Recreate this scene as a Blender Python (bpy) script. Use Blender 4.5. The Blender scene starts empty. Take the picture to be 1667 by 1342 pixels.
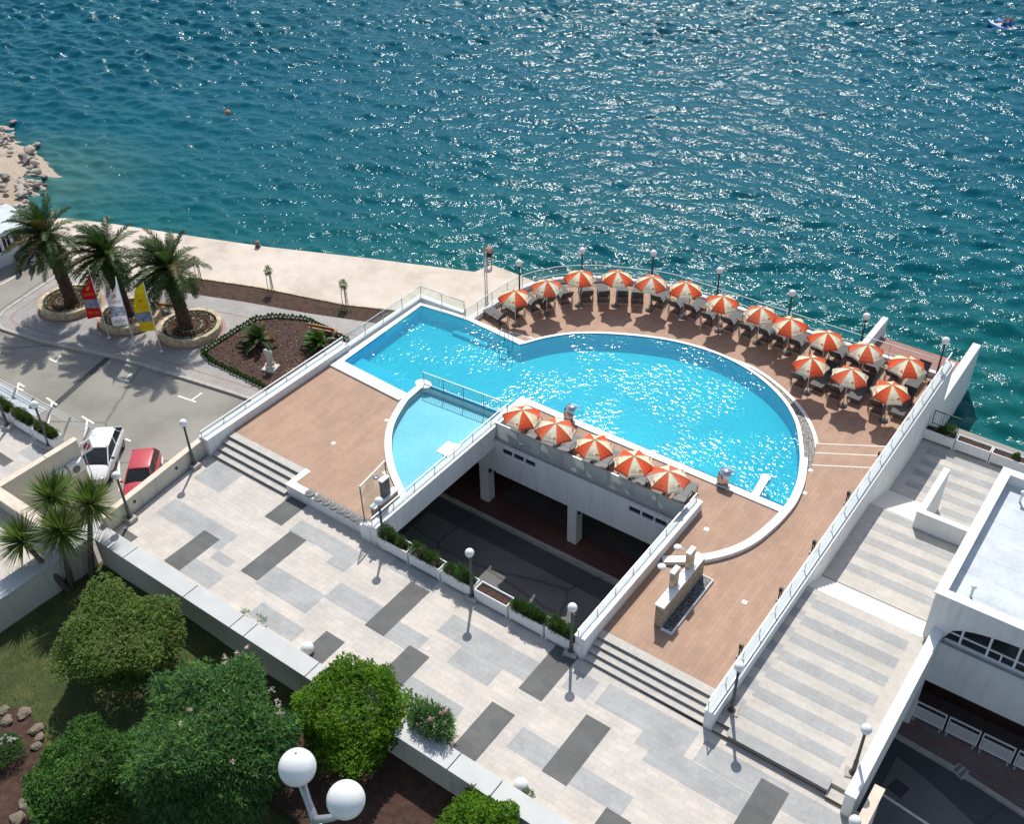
import bpy, bmesh, math, random
import numpy as np
from mathutils import Vector, Matrix, geometry
random.seed(7)
PI = math.pi
S = bpy.context.scene
COL = S.collection
R_ = math.radians
ST, SEA = -4.2, -5.3            # street level, sea level (plaza = 0)

# ------------------------------------------------------------------ camera
W_, H_, F_ = 1667., 1342., 1726.87
RM = np.array([[0.80791283, 0.58899418, -0.01904532], [-0.34890993, 0.50413857, 0.7900039], [0.0, 0.0, 0.0]])
RM[2] = -np.cross(RM[0], RM[1])
CAMZ = 33.0
def at(px, py, z=0.0):
    """photo pixel -> world point on the level z"""
    d = RM.T @ np.array([(px - W_/2)/F_, -(py - H_/2)/F_, 1.0])
    t = (z - CAMZ)/d[2]
    return Vector((t*d[0], t*d[1], z))
def axy(px, py, z=0.0):
    p = at(px, py, z); return (p.x, p.y)
cd = bpy.data.cameras.new("camera"); cam = bpy.data.objects.new("camera", cd); COL.objects.link(cam)
fw = RM[2]
cam.matrix_world = Matrix(((RM[0][0], RM[1][0], -fw[0], 0), (RM[0][1], RM[1][1], -fw[1], 0), (RM[0][2], RM[1][2], -fw[2], CAMZ), (0, 0, 0, 1)))
cd.sensor_width = 36; cd.lens = 36*F_/W_; cd.clip_start = .5; cd.clip_end = 6000
S.camera = cam

# ------------------------------------------------------------------ light
SUN = Vector((-1.09, 1.75, 2.69)).normalized()
el = math.asin(SUN.z); azr = math.atan2(SUN.x, SUN.y)
w = bpy.data.worlds.new("World"); S.world = w; w.use_nodes = True
nt = w.node_tree; bg = nt.nodes['Background']
sk = nt.nodes.new('ShaderNodeTexSky'); sk.sky_type = 'NISHITA'; sk.sun_disc = False
sk.sun_elevation = el; sk.sun_rotation = azr; sk.altitude = 0; sk.air_density = 1.0; sk.dust_density = 1.0
hs = nt.nodes.new('ShaderNodeHueSaturation'); hs.inputs['Saturation'].default_value = .80; nt.links.new(sk.outputs[0], hs.inputs['Color']); nt.links.new(hs.outputs[0], bg.inputs[0]); bg.inputs[1].default_value = .145
sd = bpy.data.lights.new("sun", 'SUN'); sd.energy = 4.5; sd.angle = R_(.5); sd.color = (1, .955, .88)
so = bpy.data.objects.new("sun", sd); COL.objects.link(so); so.rotation_euler = SUN.to_track_quat('Z', 'Y').to_euler()
so.location = (0, 0, 60)
S.view_settings.view_transform = 'Standard'; S.view_settings.look = 'None'; S.view_settings.gamma = 1
S.view_settings.exposure = 0.0
S.cycles.max_bounces = 7; S.cycles.transparent_max_bounces = 24; S.cycles.caustics_reflective = False; S.cycles.caustics_refractive = False
S.cycles.sample_clamp_indirect = 6
S.cycles.use_denoising = True; S.cycles.denoiser = 'OPENIMAGEDENOISE'; S.cycles.denoising_input_passes = 'RGB_ALBEDO_NORMAL'; S.cycles.denoising_prefilter = 'ACCURATE'

# ------------------------------------------------------------------ materials
def lin(r, g, b):
    f = lambda c: (c/255/12.92) if c/255 <= .04045 else ((c/255+.055)/1.055)**2.4
    return (f(r), f(g), f(b))
class N:
    def __init__(s, name):
        s.m = bpy.data.materials.new(name); s.m.use_nodes = True; s.t = s.m.node_tree
        s.b = s.t.nodes['Principled BSDF']; s.out = s.t.nodes['Material Output']; s._tc = None
    def n(s, typ, **kw):
        o = s.t.nodes.new('ShaderNode'+typ)
        for k, v in kw.items():
            if k in o.inputs: o.inputs[k].default_value = v
            else: setattr(o, k, v)
        return o
    def l(s, a, b): s.t.links.new(a, b)
    def obj(s):
        if s._tc is None: s._tc = s.n('TexCoord')
        return s._tc.outputs['Object']
    def mapped(s, scale=(1, 1, 1), rot=(0, 0, 0), loc=(0, 0, 0)):
        m = s.n('Mapping'); m.inputs['Scale'].default_value = scale; m.inputs['Rotation'].default_value = rot; m.inputs['Location'].default_value = loc
        s.l(s.obj(), m.inputs[0]); return m.outputs[0]
    def noise(s, scale, detail=4, rough=.55, vec=None):
        o = s.n('TexNoise'); o.inputs['Scale'].default_value = scale; o.inputs['Detail'].default_value = detail; o.inputs['Roughness'].default_value = rough
        s.l(vec if vec is not None else s.obj(), o.inputs['Vector']); return o.outputs['Fac']
    def ramp(s, fac, stops):
        r = s.n('ValToRGB'); e = r.color_ramp.elements
        while len(e) < len(stops): e.new(.5)
        for q, (p, c) in zip(e, stops):
            q.position = p; q.color = (*c[:3], 1)
        s.l(fac, r.inputs[0]); return r.outputs[0]
    def mix(s, fac, a, b, mode='MIX'):
        m = s.n('Mix', data_type='RGBA', blend_type=mode)
        for sock, v in ((m.inputs[0], fac), (m.inputs[6], a), (m.inputs[7], b)):
            if isinstance(v, (int, float)): sock.default_value = v
            elif isinstance(v, tuple): sock.default_value = (*v[:3], 1)
            else: s.l(v, sock)
        return m.outputs[2]
    def math(s, op, a, b=0.):
        m = s.n('Math', operation=op)
        for sock, v in ((m.inputs[0], a), (m.inputs[1], b)):
            if isinstance(v, (int, float)): sock.default_value = v
            else: s.l(v, sock)
        return m.outputs[0]
    def bump(s, h, strength=.3, dist=.02):
        b = s.n('Bump'); b.inputs['Strength'].default_value = strength; b.inputs['Distance'].default_value = dist
        s.l(h, b.inputs['Height']); return b.outputs[0]
    def color(s, c):
        if isinstance(c, tuple): s.b.inputs['Base Color'].default_value = (*c[:3], 1)
        else: s.l(c, s.b.inputs['Base Color'])
def mul(c, k): return tuple(min(1, x*k) for x in c[:3])
def plain(name, c, rough=.6, var=.12, scale=2.5, metal=0., spec=.5, bump=0., bs=30., detail=5):
    k = N(name); f = k.noise(scale, detail)
    k.color(k.ramp(f, [(.3, mul(c, 1-var)), (.7, mul(c, 1+var))]))
    k.b.inputs['Roughness'].default_value = rough; k.b.inputs['Metallic'].default_value = metal
    k.b.inputs['Specular IOR Level'].default_value = spec
    if bump: k.l(k.bump(k.noise(bs, 3), bump, .02), k.b.inputs['Normal'])
    return k.m
def wallmat(name, c, dirt=(.25, .23, .2), amt=.25):
    """painted render with rain streaks and blotches"""
    k = N(name); f1 = k.noise(.7, 5); st = k.noise(1., 4, .6, k.mapped((4, 4, .35)))
    base = k.ramp(f1, [(.3, mul(c, .93)), (.7, mul(c, 1.03))])
    s2 = k.math('MULTIPLY', k.ramp(st, [(.5, (0, 0, 0)), (.78, (1, 1, 1))]), amt)
    k.color(k.mix(s2, base, dirt)); k.b.inputs['Roughness'].default_value = .8; k.b.inputs['Specular IOR Level'].default_value = .2
    k.l(k.bump(k.noise(60, 2), .15, .01), k.b.inputs['Normal']); return k.m
def tile(name, c1, c2, mortar, bw, rh, ms=.012, off=.5, rot=0., rough=.65, stain=.12, blotch=None):
    k = N(name); v = k.mapped((1, 1, 1), (0, 0, rot))
    b = k.n('TexBrick'); b.offset = off; b.inputs['Scale'].default_value = 1; b.inputs['Mortar Size'].default_value = ms; b.inputs['Mortar Smooth'].default_value = .3
    b.inputs['Brick Width'].default_value = bw; b.inputs['Row Height'].default_value = rh; b.inputs['Bias'].default_value = 0
    for i, c in zip(('Color1', 'Color2', 'Mortar'), (c1, c2, mortar)): b.inputs[i].default_value = (*c, 1)
    k.l(v, b.inputs['Vector'])
    f = k.noise(.8, 6, .62); g = k.noise(7, 4)
    col = k.mix(1., b.outputs['Color'], k.ramp(f, [(.28, (1-stain*1.6,)*3), (.65, (1.04,)*3)]), 'MULTIPLY')
    col = k.mix(1., col, k.ramp(g, [(.3, (.94,)*3), (.7, (1.05,)*3)]), 'MULTIPLY')
    if blotch: col = k.mix(k.math('MULTIPLY', k.ramp(k.noise(.33, 5, .6), [(.55, (0, 0, 0)), (.75, (1, 1, 1))]), blotch[1]), col, blotch[0])
    k.color(col); k.b.inputs['Roughness'].default_value = rough; k.b.inputs['Specular IOR Level'].default_value = .35
    k.l(k.bump(b.outputs['Fac'], -.3, .01), k.b.inputs['Normal']); return k.m

WHITE = wallmat('white_render', (.75, .76, .75), (.30, .28, .24), .30)
WHITE2 = wallmat('white_paint', (.80, .81, .81), amt=.12)
CREAM = wallmat('cream_render', (.62, .58, .49), amt=.3)
CREAMCAP = plain('cream_cap', (.66, .57, .46), .8, .15, 2, bump=.2)
GREYCAP = plain('grey_cap', (.47, .485, .48), .6, .08, 1.2)
CONC = plain('concrete', (.42, .39, .35), .85, .18, 3, bump=.3)
STEPS = plain('step_stone', (.47, .45, .41), .75, .12, 4, bump=.2)
RISER = plain('step_riser', (.20, .175, .15), .85, .15, 4)
TILE_CREAM = tile('plaza_tile', (.585, .535, .475), (.505, .475, .44), (.40, .35, .30), .52, .262, .006, .37, 0, blotch=((.70, .62, .52), .35))
TILE_GREY = tile('plaza_tile_grey', (.385, .39, .385), (.345, .35, .352), (.29, .28, .265), .52, .262, .006, .37)
TILE_DARK = tile('plaza_tile_dark', (.118, .12, .117), (.095, .098, .1), (.10, .10, .095), .52, .262, .005, .37, stain=.2)
PROM_CREAM = tile('promenade_tile', (.53, .495, .445), (.485, .46, .42), (.43, .39, .34), .62, .262, .006, .5)
PROM_GREY = tile('promenade_tile_grey', (.385, .387, .38), (.34, .345, .347), (.29, .285, .275), .62, .262, .006, .5)
DECK = tile('deck_board', (.425, .272, .188), (.375, .238, .164), (.27, .17, .118), 1.2, .2, .006, .5, PI/2, rough=.7, stain=.1, blotch=((.455, .315, .23), .4))
PINKDECK = tile('pink_deck', (.34, .16, .125), (.28, .14, .11), (.2, .12, .1), 1.2, .2, .006, .5, 0)
PAVER = tile('paver', (.345, .35, .34), (.33, .295, .28), (.24, .235, .22), .24, .16, .012, .5, .4)
COPING = plain('coping_white', (.80, .79, .75), .55, .07, 4)
def asphalt(name, c, crack=.75):
    k = N(name); f = k.noise(.22, 6, .6); g = k.noise(30, 3)
    col = k.ramp(f, [(.28, mul(c, .70)), (.5, mul(c, .98)), (.72, mul(c, 1.16))])
    col = k.mix(1., col, k.ramp(g, [(.3, (.88,)*3), (.7, (1.1,)*3)]), 'MULTIPLY')
    vo = k.n('TexVoronoi', feature='DISTANCE_TO_EDGE'); vo.inputs['Scale'].default_value = .16
    ns = k.n('TexNoise'); ns.inputs['Scale'].default_value = .9; k.l(k.obj(), ns.inputs['Vector'])
    mv = k.n('Mix', data_type='VECTOR'); mv.inputs[0].default_value = .25; k.l(k.obj(), mv.inputs[4]); k.l(ns.outputs['Color'], mv.inputs[5]); k.l(mv.outputs[1], vo.inputs['Vector'])
    ck = k.ramp(vo.outputs['Distance'], [(.0, (crack,)*3), (.012, (0, 0, 0))])
    k.color(k.mix(ck, col, mul(c, .35))); k.b.inputs['Roughness'].default_value = .9; k.b.inputs['Specular IOR Level'].default_value = .2
    k.l(k.bump(g, .25, .02), k.b.inputs['Normal']); return k.m
ASPH = asphalt('asphalt_grey', (.30, .285, .255))
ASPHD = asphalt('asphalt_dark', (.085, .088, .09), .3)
QUAY = plain('quay_stone', (.66, .55, .44), .85, .16, .5, bump=.3, bs=12)
def quay():
    k = N('quay_stone'); f = k.noise(.35, 7, .65); g = k.noise(2.5, 5, .6)
    col = k.ramp(f, [(.3, (.42, .36, .29)), (.5, (.565, .50, .425)), (.72, (.66, .60, .525))])
    col = k.mix(k.ramp(g, [(.45, (.0,)*3), (.8, (.5,)*3)]), col, (.68, .5, .36))
    k.color(col); k.b.inputs['Roughness'].default_value = .9; k.l(k.bump(g, .4, .05), k.b.inputs['Normal']); return k.m
QUAY = quay()
def sand():
    k = N('shingle'); g = k.noise(9, 6, .7); f = k.noise(.4, 5)
    col = k.ramp(g, [(.3, (.22, .17, .125)), (.5, (.42, .345, .27)), (.75, (.62, .55, .46))])
    k.color(k.mix(k.ramp(f, [(.5, (0, 0, 0)), (.7, (.55,)*3)]), col, (.44, .31, .19)))
    k.b.inputs['Roughness'].default_value = .95; k.l(k.bump(g, .8, .08), k.b.inputs['Normal']); return k.m
SAND = sand()
ROCK = plain('rock', (.40, .36, .32), .9, .35, 2.2, bump=.8, bs=5)
ROCKG = plain('garden_rock', (.20, .165, .12), .95, .4, 2.6, bump=.8, bs=6)
ROCKD = plain('rock_wet', (.16, .145, .125), .6, .35, 2.2, bump=.8, bs=5)
SOIL = plain('soil', (.060, .030, .020), .95, .45, 3.5, bump=.9, bs=18)
def grass():
    k = N('lawn'); f = k.noise(1.1, 6, .65); g = k.noise(28, 3, .6)
    col = k.ramp(f, [(.28, (.030, .045, .010)), (.5, (.062, .085, .018)), (.75, (.125, .125, .038))])
    k.color(k.mix(1., col, k.ramp(g, [(.3, (.6,)*3), (.75, (1.35,)*3)]), 'MULTIPLY'))
    k.b.inputs['Roughness'].default_value = .9; k.l(k.bump(g, .8, .06), k.b.inputs['Normal']); return k.m
LAWN = grass()
def pebble(name, c1, c2, sc=16):
    k = N(name); v = k.n('TexVoronoi'); v.inputs['Scale'].default_value = sc; k.l(k.obj(), v.inputs['Vector'])
    h = k.ramp(v.outputs['Color'], [(.2, c1), (.8, c2)]); e = k.ramp(v.outputs['Distance'], [(.3, (1, 1, 1)), (.75, (.25,)*3)])
    k.color(k.mix(1., h, e, 'MULTIPLY')); k.b.inputs['Roughness'].default_value = .6
    k.l(k.bump(v.outputs['Distance'], -.8, .05), k.b.inputs['Normal']); return k.m
PEB_GREY = pebble('pebbles_grey', (.10, .10, .10), (.42, .40, .37)); PEB_DARK = pebble('pebbles_dark', (.03, .035, .04), (.24, .25, .26))
def stonewall(name='rubble_stone', c=(.36, .30, .22), sc=7):
    k = N(name); v = k.n('TexVoronoi'); v.inputs['Scale'].default_value = sc; k.l(k.mapped((1, 1, 1.6)), v.inputs['Vector'])
    d = k.n('TexVoronoi', feature='DISTANCE_TO_EDGE'); d.inputs['Scale'].default_value = sc; k.l(k.mapped((1, 1, 1.6)), d.inputs['Vector'])
    col = k.ramp(v.outputs['Color'], [(.2, mul(c, .75)), (.8, mul(c, 1.3))])
    k.color(k.mix(k.ramp(d.outputs['Distance'], [(.0, (1, 1, 1)), (.06, (0, 0, 0))]), col, mul(c, .55)))
    k.b.inputs['Roughness'].default_value = .9; k.l(k.bump(d.outputs['Distance'], .6, .05), k.b.inputs['Normal']); return k.m
STONE = stonewall(); STONEY = stonewall('dressed_stone', (.52, .42, .28), 5)
STEEL = plain('stainless_steel', (.62, .64, .66), .22, .05, 3, metal=1.)
GALV = plain('galvanised_steel', (.50, .52, .53), .4, .06, 3, metal=.8)
RAILG = plain('rail_grey', (.42, .44, .45), .35, .06, 3, metal=.5)
DKMET = plain('dark_metal', (.035, .035, .037), .45, .2, 6)
POST = plain('post_green_grey', (.10, .10, .092), .5, .2, 5, metal=.2)
WPOST = plain('white_metal', (.78, .78, .77), .35, .05, 3)
def globe():
    k = N('globe_glass'); f = k.noise(3, 4)
    k.color(k.ramp(f, [(.3, (.76, .77, .76)), (.75, (.84, .84, .83))])); k.b.inputs['Roughness'].default_value = .18
    k.b.inputs['Subsurface Weight'].default_value = .25; k.b.inputs['Subsurface Radius'].default_value = (.1, .1, .1); return k.m
GLOBE = globe()
def glassmat(name, tint=(.93, .965, .96)):
    k = N(name); tr = k.n('BsdfTransparent'); tr.inputs[0].default_value = (*tint, 1)
    gl = k.n('BsdfGlossy'); gl.inputs['Roughness'].default_value = .03
    nz = k.noise(1.3, 2); k.l(k.bump(nz, .03, .05), gl.inputs['Normal'])
    lw = k.n('LayerWeight'); lw.inputs[0].default_value = .5
    fc = k.math('ADD', k.math('MULTIPLY', k.math('POWER', lw.outputs['Facing'], 4.), .5), .04)
    mx = k.n('MixShader'); k.l(fc, mx.inputs[0]); k.l(tr.outputs[0], mx.inputs[1]); k.l(gl.outputs[0], mx.inputs[2]); k.l(mx.outputs[0], k.out.inputs[0]); return k.m
GLASS = glassmat('balustrade_glass')
def frosted():
    k = N('frosted_glass'); d = k.n('BsdfDiffuse'); t = k.n('BsdfTranslucent'); f = k.noise(2, 3)
    k.l(k.ramp(f, [(.3, (.58, .61, .60)), (.7, (.66, .69, .68))]), d.inputs[0]); t.inputs[0].default_value = (.62, .66, .65, 1)
    mx = k.n('MixShader'); mx.inputs[0].default_value = .5; k.l(d.outputs[0], mx.inputs[1]); k.l(t.outputs[0], mx.inputs[2]); k.l(mx.outputs[0], k.out.inputs[0]); return k.m
FROST = frosted()
def darkglass():
    k = N('window_glass'); f = k.noise(1.5, 3); k.color(k.ramp(f, [(.3, (.012, .016, .018)), (.7, (.03, .036, .038))])); k.b.inputs['Roughness'].default_value = .06; return k.m
DGLASS = darkglass()
def cloth(name, c, tr=.35, rough=.85, var=.06):
    k = N(name); f = k.noise(5, 3); col = k.ramp(f, [(.3, mul(c, 1-var)), (.7, mul(c, 1+var))])
    d = k.n('BsdfDiffuse'); t = k.n('BsdfTranslucent'); k.l(col, d.inputs[0]); k.l(col, t.inputs[0])
    mx = k.n('MixShader'); mx.inputs[0].default_value = tr; k.l(d.outputs[0], mx.inputs[1]); k.l(t.outputs[0], mx.inputs[2]); k.l(mx.outputs[0], k.out.inputs[0]); return k.m
UM_RED = cloth('canopy_red', (.80, .125, .055), .16); UM_CREAM = cloth('canopy_cream', (.84, .79, .56), .14); UM_EDGE = cloth('canopy_piping', (.62, .56, .33), .2)
SLING = plain('sling_grey', (.165, .168, .17), .7, .1, 9); SLING2 = plain('sling_charcoal', (.085, .088, .09), .7, .12, 9); SLINGD = plain('sling_shade', (.028, .032, .045), .75, .15, 9)  # navy sling holds the shade on the reversed loungers' backs in its colour
WOOD = plain('bench_wood', (.38, .17, .06), .55, .25, 5)
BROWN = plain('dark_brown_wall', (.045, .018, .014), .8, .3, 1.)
PAVRED = tile('red_paving', (.15, .062, .05), (.12, .055, .045), (.1, .06, .05), .24, .12, .01, .5)
STATUE = plain('statue_stone', (.56, .52, .46), .85, .15, 6, bump=.3)
def leaf(name, c, tr=.3, rough=.45, spec=.5):
    k = N(name); f = k.noise(2.2, 4, .7); col = k.ramp(f, [(.25, mul(c, .62)), (.5, c), (.78, mul(c, 1.45))]); k.color(col)
    k.b.inputs['Roughness'].default_value = rough; k.b.inputs['Specular IOR Level'].default_value = spec
    t = k.n('BsdfTranslucent'); k.l(col, t.inputs[0]); mx = k.n('MixShader'); mx.inputs[0].default_value = tr
    k.l(k.b.outputs[0], mx.inputs[1]); k.l(t.outputs[0], mx.inputs[2]); k.l(mx.outputs[0], k.out.inputs[0]); return k.m
L_OLE = [leaf('oleander_leaf', (.065, .17, .042), .3, .45, .4), leaf('oleander_leaf_b', (.125, .25, .055), .3, .5, .3), leaf('oleander_leaf_c', (.032, .095, .026), .25, .5, .3)]
L_PIT = [leaf('pittosporum_leaf', (.075, .19, .006), .35, .55, .25), leaf('pittosporum_leaf_b', (.15, .29, .008), .4, .55, .25), leaf('pittosporum_leaf_c', (.04, .115, .006), .3, .55, .25)]
L_DRK = [leaf('dark_leaf', (.036, .115, .012), .3, .55, .25), leaf('dark_leaf_b', (.065, .17, .018), .3, .55, .25), leaf('dark_leaf_c', (.017, .055, .008), .25, .55, .25)]
L_OLV = [leaf('small_leaf', (.095, .175, .025), .35, .55, .25), leaf('small_leaf_b', (.16, .24, .05), .35, .55, .25), leaf('small_leaf_c', (.11, .13, .03), .3, .55, .25)]
L_PALM = [leaf('palm_leaf', (.034, .075, .012), .3, .5, .3), leaf('palm_leaf_b', (.06, .105, .022), .3, .5, .3), leaf('palm_leaf_c', (.12, .095, .03), .2, .6, .3)]
L_YUC = [leaf('yucca_leaf', (.075, .15, .014), .3, .45), leaf('yucca_leaf_b', (.16, .22, .04), .3, .45), leaf('yucca_leaf_c', (.24, .22, .09), .2, .6)]
BARK = plain('palm_bark', (.075, .045, .032), .95, .45, 6, bump=.9, bs=9); BARK2 = plain('grey_bark', (.13, .105, .08), .95, .3, 7, bump=.8, bs=14)
FL_W = cloth('petal_white', (.75, .74, .70)); FL_R = cloth('petal_red', (.45, .03, .03)); FL_P = cloth('petal_pink', (.70, .42, .42)); FL_V = cloth('petal_violet', (.30, .20, .38))
RUBBER = plain('tyre_rubber', (.02, .02, .02), .8, .2, 8)
def paint(name, c, rough=.22):
    k = N(name); f = k.noise(1.2, 4); k.color(k.ramp(f, [(.3, mul(c, .93)), (.7, mul(c, 1.04))])); k.b.inputs['Roughness'].default_value = rough
    k.b.inputs['Coat Weight'].default_value = .5; k.b.inputs['Coat Roughness'].default_value = .08; return k.m
CARW = paint('car_white', (.74, .76, .78)); CARR = paint('car_red', (.47, .035, .055), .35)
BLKPL = plain('black_plastic', (.02, .02, .022), .5, .2, 6); LAMPG = plain('headlight_glass', (.45, .47, .48), .1, .1, 5)
MARK = plain('road_paint', (.70, .69, .64), .7, .15, 3)
SKIN = plain('skin', (.44, .23, .16), .55, .1, 6); HAIRG = plain('hair_grey', (.35, .31, .28), .8, .2, 9); TRUNK_B = plain('swim_trunks', (.015, .015, .018), .8, .2, 9)
SHIRT = plain('grey_shirt', (.40, .41, .40), .85, .1, 8)
BLUE = plain('boat_blue', (.01, .12, .38), .35, .1, 3); BOATW = plain('boat_white', (.74, .75, .74), .4, .06, 3)
ROOFW = tile('roof_membrane', (.60, .65, .685), (.575, .625, .66), (.40, .42, .43), 40, 1.15, .012, .0, 0, .7, .14)
REDSIGN = plain('sign_red', (.55, .02, .03), .5, .1, 5)

# ------------------------------------------------------------------ mesh builder
class MB:
    def __init__(s): s.v = []; s.f = []; s.m = []; s.sm = []
    def add(s, vs, fs, mi=0, smooth=False):
        o = len(s.v); s.v += [tuple(v) for v in vs]
        for f in fs: s.f.append([i+o for i in f]); s.m.append(mi); s.sm.append(smooth)
        return s
    def box(s, x0, x1, y0, y1, z0, z1, mi=0):
        v = [(x0, y0, z0), (x1, y0, z0), (x1, y1, z0), (x0, y1, z0), (x0, y0, z1), (x1, y0, z1), (x1, y1, z1), (x0, y1, z1)]
        return s.add(v, [(3, 2, 1, 0), (4, 5, 6, 7), (0, 1, 5, 4), (1, 2, 6, 5), (2, 3, 7, 6), (3, 0, 4, 7)], mi)
    def obox(s, M, sx, sy, sz, mi=0):
        v = [M @ Vector((a*sx/2, b*sy/2, c*sz/2)) for c in (-1, 1) for a, b in ((-1, -1), (1, -1), (1, 1), (-1, 1))]
        return s.add(v, [(3, 2, 1, 0), (4, 5, 6, 7), (0, 1, 5, 4), (1, 2, 6, 5), (2, 3, 7, 6), (3, 0, 4, 7)], mi)
    def bar(s, p, q, w=.05, h=.05, mi=0, up=(0, 0, 1)):
        p = Vector(p); q = Vector(q); d = (q-p); L = d.length
        if L < 1e-6: return s
        d.normalize(); u = Vector(up)
        if abs(d.dot(u)) > .98: u = Vector((1, 0, 0))
        a = d.cross(u).normalized(); b = a.cross(d).normalized()
        M = Matrix(((d.x, a.x, b.x, (p.x+q.x)/2), (d.y, a.y, b.y, (p.y+q.y)/2), (d.z, a.z, b.z, (p.z+q.z)/2), (0, 0, 0, 1)))
        return s.obox(M, L, w, h, mi)
    def prism(s, poly, z0, z1, mi=0, ms=None, bottom=True):
        a = sum(poly[i][0]*poly[(i+1) % len(poly)][1]-poly[(i+1) % len(poly)][0]*poly[i][1] for i in range(len(poly)))
        if a < 0: poly = poly[::-1]
        n = len(poly); v = [(x, y, z0) for x, y in poly]+[(x, y, z1) for x, y in poly]
        tri = geometry.tessellate_polygon([[Vector((x, y, 0)) for x, y in poly]])
        tri = [t if (Vector((*poly[t[1]], 0))-Vector((*poly[t[0]], 0))).cross(Vector((*poly[t[2]], 0))-Vector((*poly[t[0]], 0))).z > 0 else t[::-1] for t in tri]
        s.add(v, [tuple(i+n for i in t) for t in tri], mi)
        o = len(s.v)-2*n
        for i in range(n):
            j = (i+1) % n; s.f.append([o+i, o+j, o+n+j, o+n+i]); s.m.append(mi if ms is None else ms); s.sm.append(False)
        if bottom:
            for t in tri: s.f.append([o+i for i in t[::-1]]); s.m.append(mi if ms is None else ms); s.sm.append(False)
        return s
    def sheet(s, poly, z, mi=0):
        a = sum(poly[i][0]*poly[(i+1) % len(poly)][1]-poly[(i+1) % len(poly)][0]*poly[i][1] for i in range(len(poly)))
        if a < 0: poly = poly[::-1]
        tri = geometry.tessellate_polygon([[Vector((x, y, 0)) for x, y in poly]])
        tri = [t if (Vector((*poly[t[1]], 0))-Vector((*poly[t[0]], 0))).cross(Vector((*poly[t[2]], 0))-Vector((*poly[t[0]], 0))).z > 0 else t[::-1] for t in tri]
        return s.add([(x, y, z) for x, y in poly], tri, mi)
    def strip(s, pa, pb, z0, z1, mi=0, closed=False):
        """band between two polylines, a solid from z0 to z1"""
        n = len(pa); v = []
        for a, b in zip(pa, pb): v += [(a[0], a[1], z0), (b[0], b[1], z0), (b[0], b[1], z1), (a[0], a[1], z1)]
        f = []
        for i in range(n if closed else n-1):
            j = (i+1) % n
            for q in range(4):
                r = (q+1) % 4; f.append((4*i+q, 4*i+r, 4*j+r, 4*j+q))
        if not closed: f += [(3, 2, 1, 0), (4*n-4, 4*n-3, 4*n-2, 4*n-1)]
        s.add(v, f, mi); s.fix = True; return s
    def tube(s, pts, r, n=8, mi=0, smooth=True):
        pts = [Vector(p) for p in pts]; k = len(pts); rs = r if isinstance(r, (list, tuple)) else [r]*k
        v = []; pu = None
        for i, p in enumerate(pts):
            d = (pts[min(i+1, k-1)]-pts[max(i-1, 0)]).normalized()
            if pu is None:
                u = Vector((0, 0, 1)) if abs(d.z) < .9 else Vector((1, 0, 0)); pu = d.cross(u).normalized()
            a = (pu-d*pu.dot(d)).normalized(); pu = a; b = d.cross(a)
            for j in range(n):
                t = 2*PI*j/n; v.append(p+(a*math.cos(t)+b*math.sin(t))*rs[i])
        f = [(i*n+j, i*n+(j+1) % n, (i+1)*n+(j+1) % n, (i+1)*n+j) for i in range(k-1) for j in range(n)]
        s.add(v, f, mi, smooth)
        o = len(s.v)-k*n; s.f += [[o+j for j in range(n)][::-1], [o+(k-1)*n+j for j in range(n)]]; s.m += [mi, mi]; s.sm += [False, False]
        return s
    def lathe(s, prof, n=24, c=(0, 0, 0), mi=0, smooth=True, sx=1., sy=1., rot=0.):
        v = [(c[0]+r*sx*math.cos(2*PI*j/n+rot), c[1]+r*sy*math.sin(2*PI*j/n+rot), c[2]+z) for r, z in prof for j in range(n)]
        k = len(prof); f = [(i*n+j, i*n+(j+1) % n, (i+1)*n+(j+1) % n, (i+1)*n+j) for i in range(k-1) for j in range(n)]
        s.add(v, f, mi, smooth); o = len(s.v)-k*n
        if prof[0][0] > 1e-4: s.f.append([o+j for j in range(n)][::-1]); s.m.append(mi); s.sm.append(False)
        if prof[-1][0] > 1e-4: s.f.append([o+(k-1)*n+j for j in range(n)]); s.m.append(mi); s.sm.append(False)
        return s
    def ball(s, c, r, n=20, m=12, mi=0, sc=(1, 1, 1)):
        pr = [(max(1e-5, math.sin(PI*i/m))*r, -math.cos(PI*i/m)*r*sc[2]) for i in range(m+1)]
        return s.lathe(pr, n, c, mi, True, sc[0], sc[1])
    def ring(s, c, R, r, axis='x', n=20, m=8, mi=0):
        v = []; f = []
        for i in range(n):
            t = 2*PI*i/n
            for j in range(m):
                u = 2*PI*j/m; q = R+r*math.cos(u); h = r*math.sin(u)
                p = (h, q*math.cos(t), q*math.sin(t)) if axis == 'x' else (q*math.cos(t), h, q*math.sin(t)) if axis == 'y' else (q*math.cos(t), q*math.sin(t), h)
                v.append((p[0]+c[0], p[1]+c[1], p[2]+c[2])); f.append((i*m+j, i*m+(j+1) % m, ((i+1) % n)*m+(j+1) % m, ((i+1) % n)*m+j))
        return s.add(v, f, mi, True)
    def build(s, name, mats, parent=None, loc=None, bevel=0., recalc=False):
        me = bpy.data.meshes.new(name); me.from_pydata(s.v, [], s.f)
        mats = mats if isinstance(mats, (list, tuple)) else [mats]
        for m in mats: me.materials.append(m)
        me.polygons.foreach_set('material_index', s.m); me.polygons.foreach_set('use_smooth', s.sm)
        if recalc or getattr(s, 'fix', False):
            bm = bmesh.new(); bm.from_mesh(me); bmesh.ops.recalc_face_normals(bm, faces=bm.faces); bm.to_mesh(me); bm.free()
        me.update()
        o = bpy.data.objects.new(name, me); COL.objects.link(o)
        if parent is not None: o.parent = parent
        if loc is not None: o.location = loc
        if bevel:
            b = o.modifiers.new('bevel', 'BEVEL'); b.width = bevel; b.segments = 2; b.limit_method = 'ANGLE'
        return o
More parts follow.
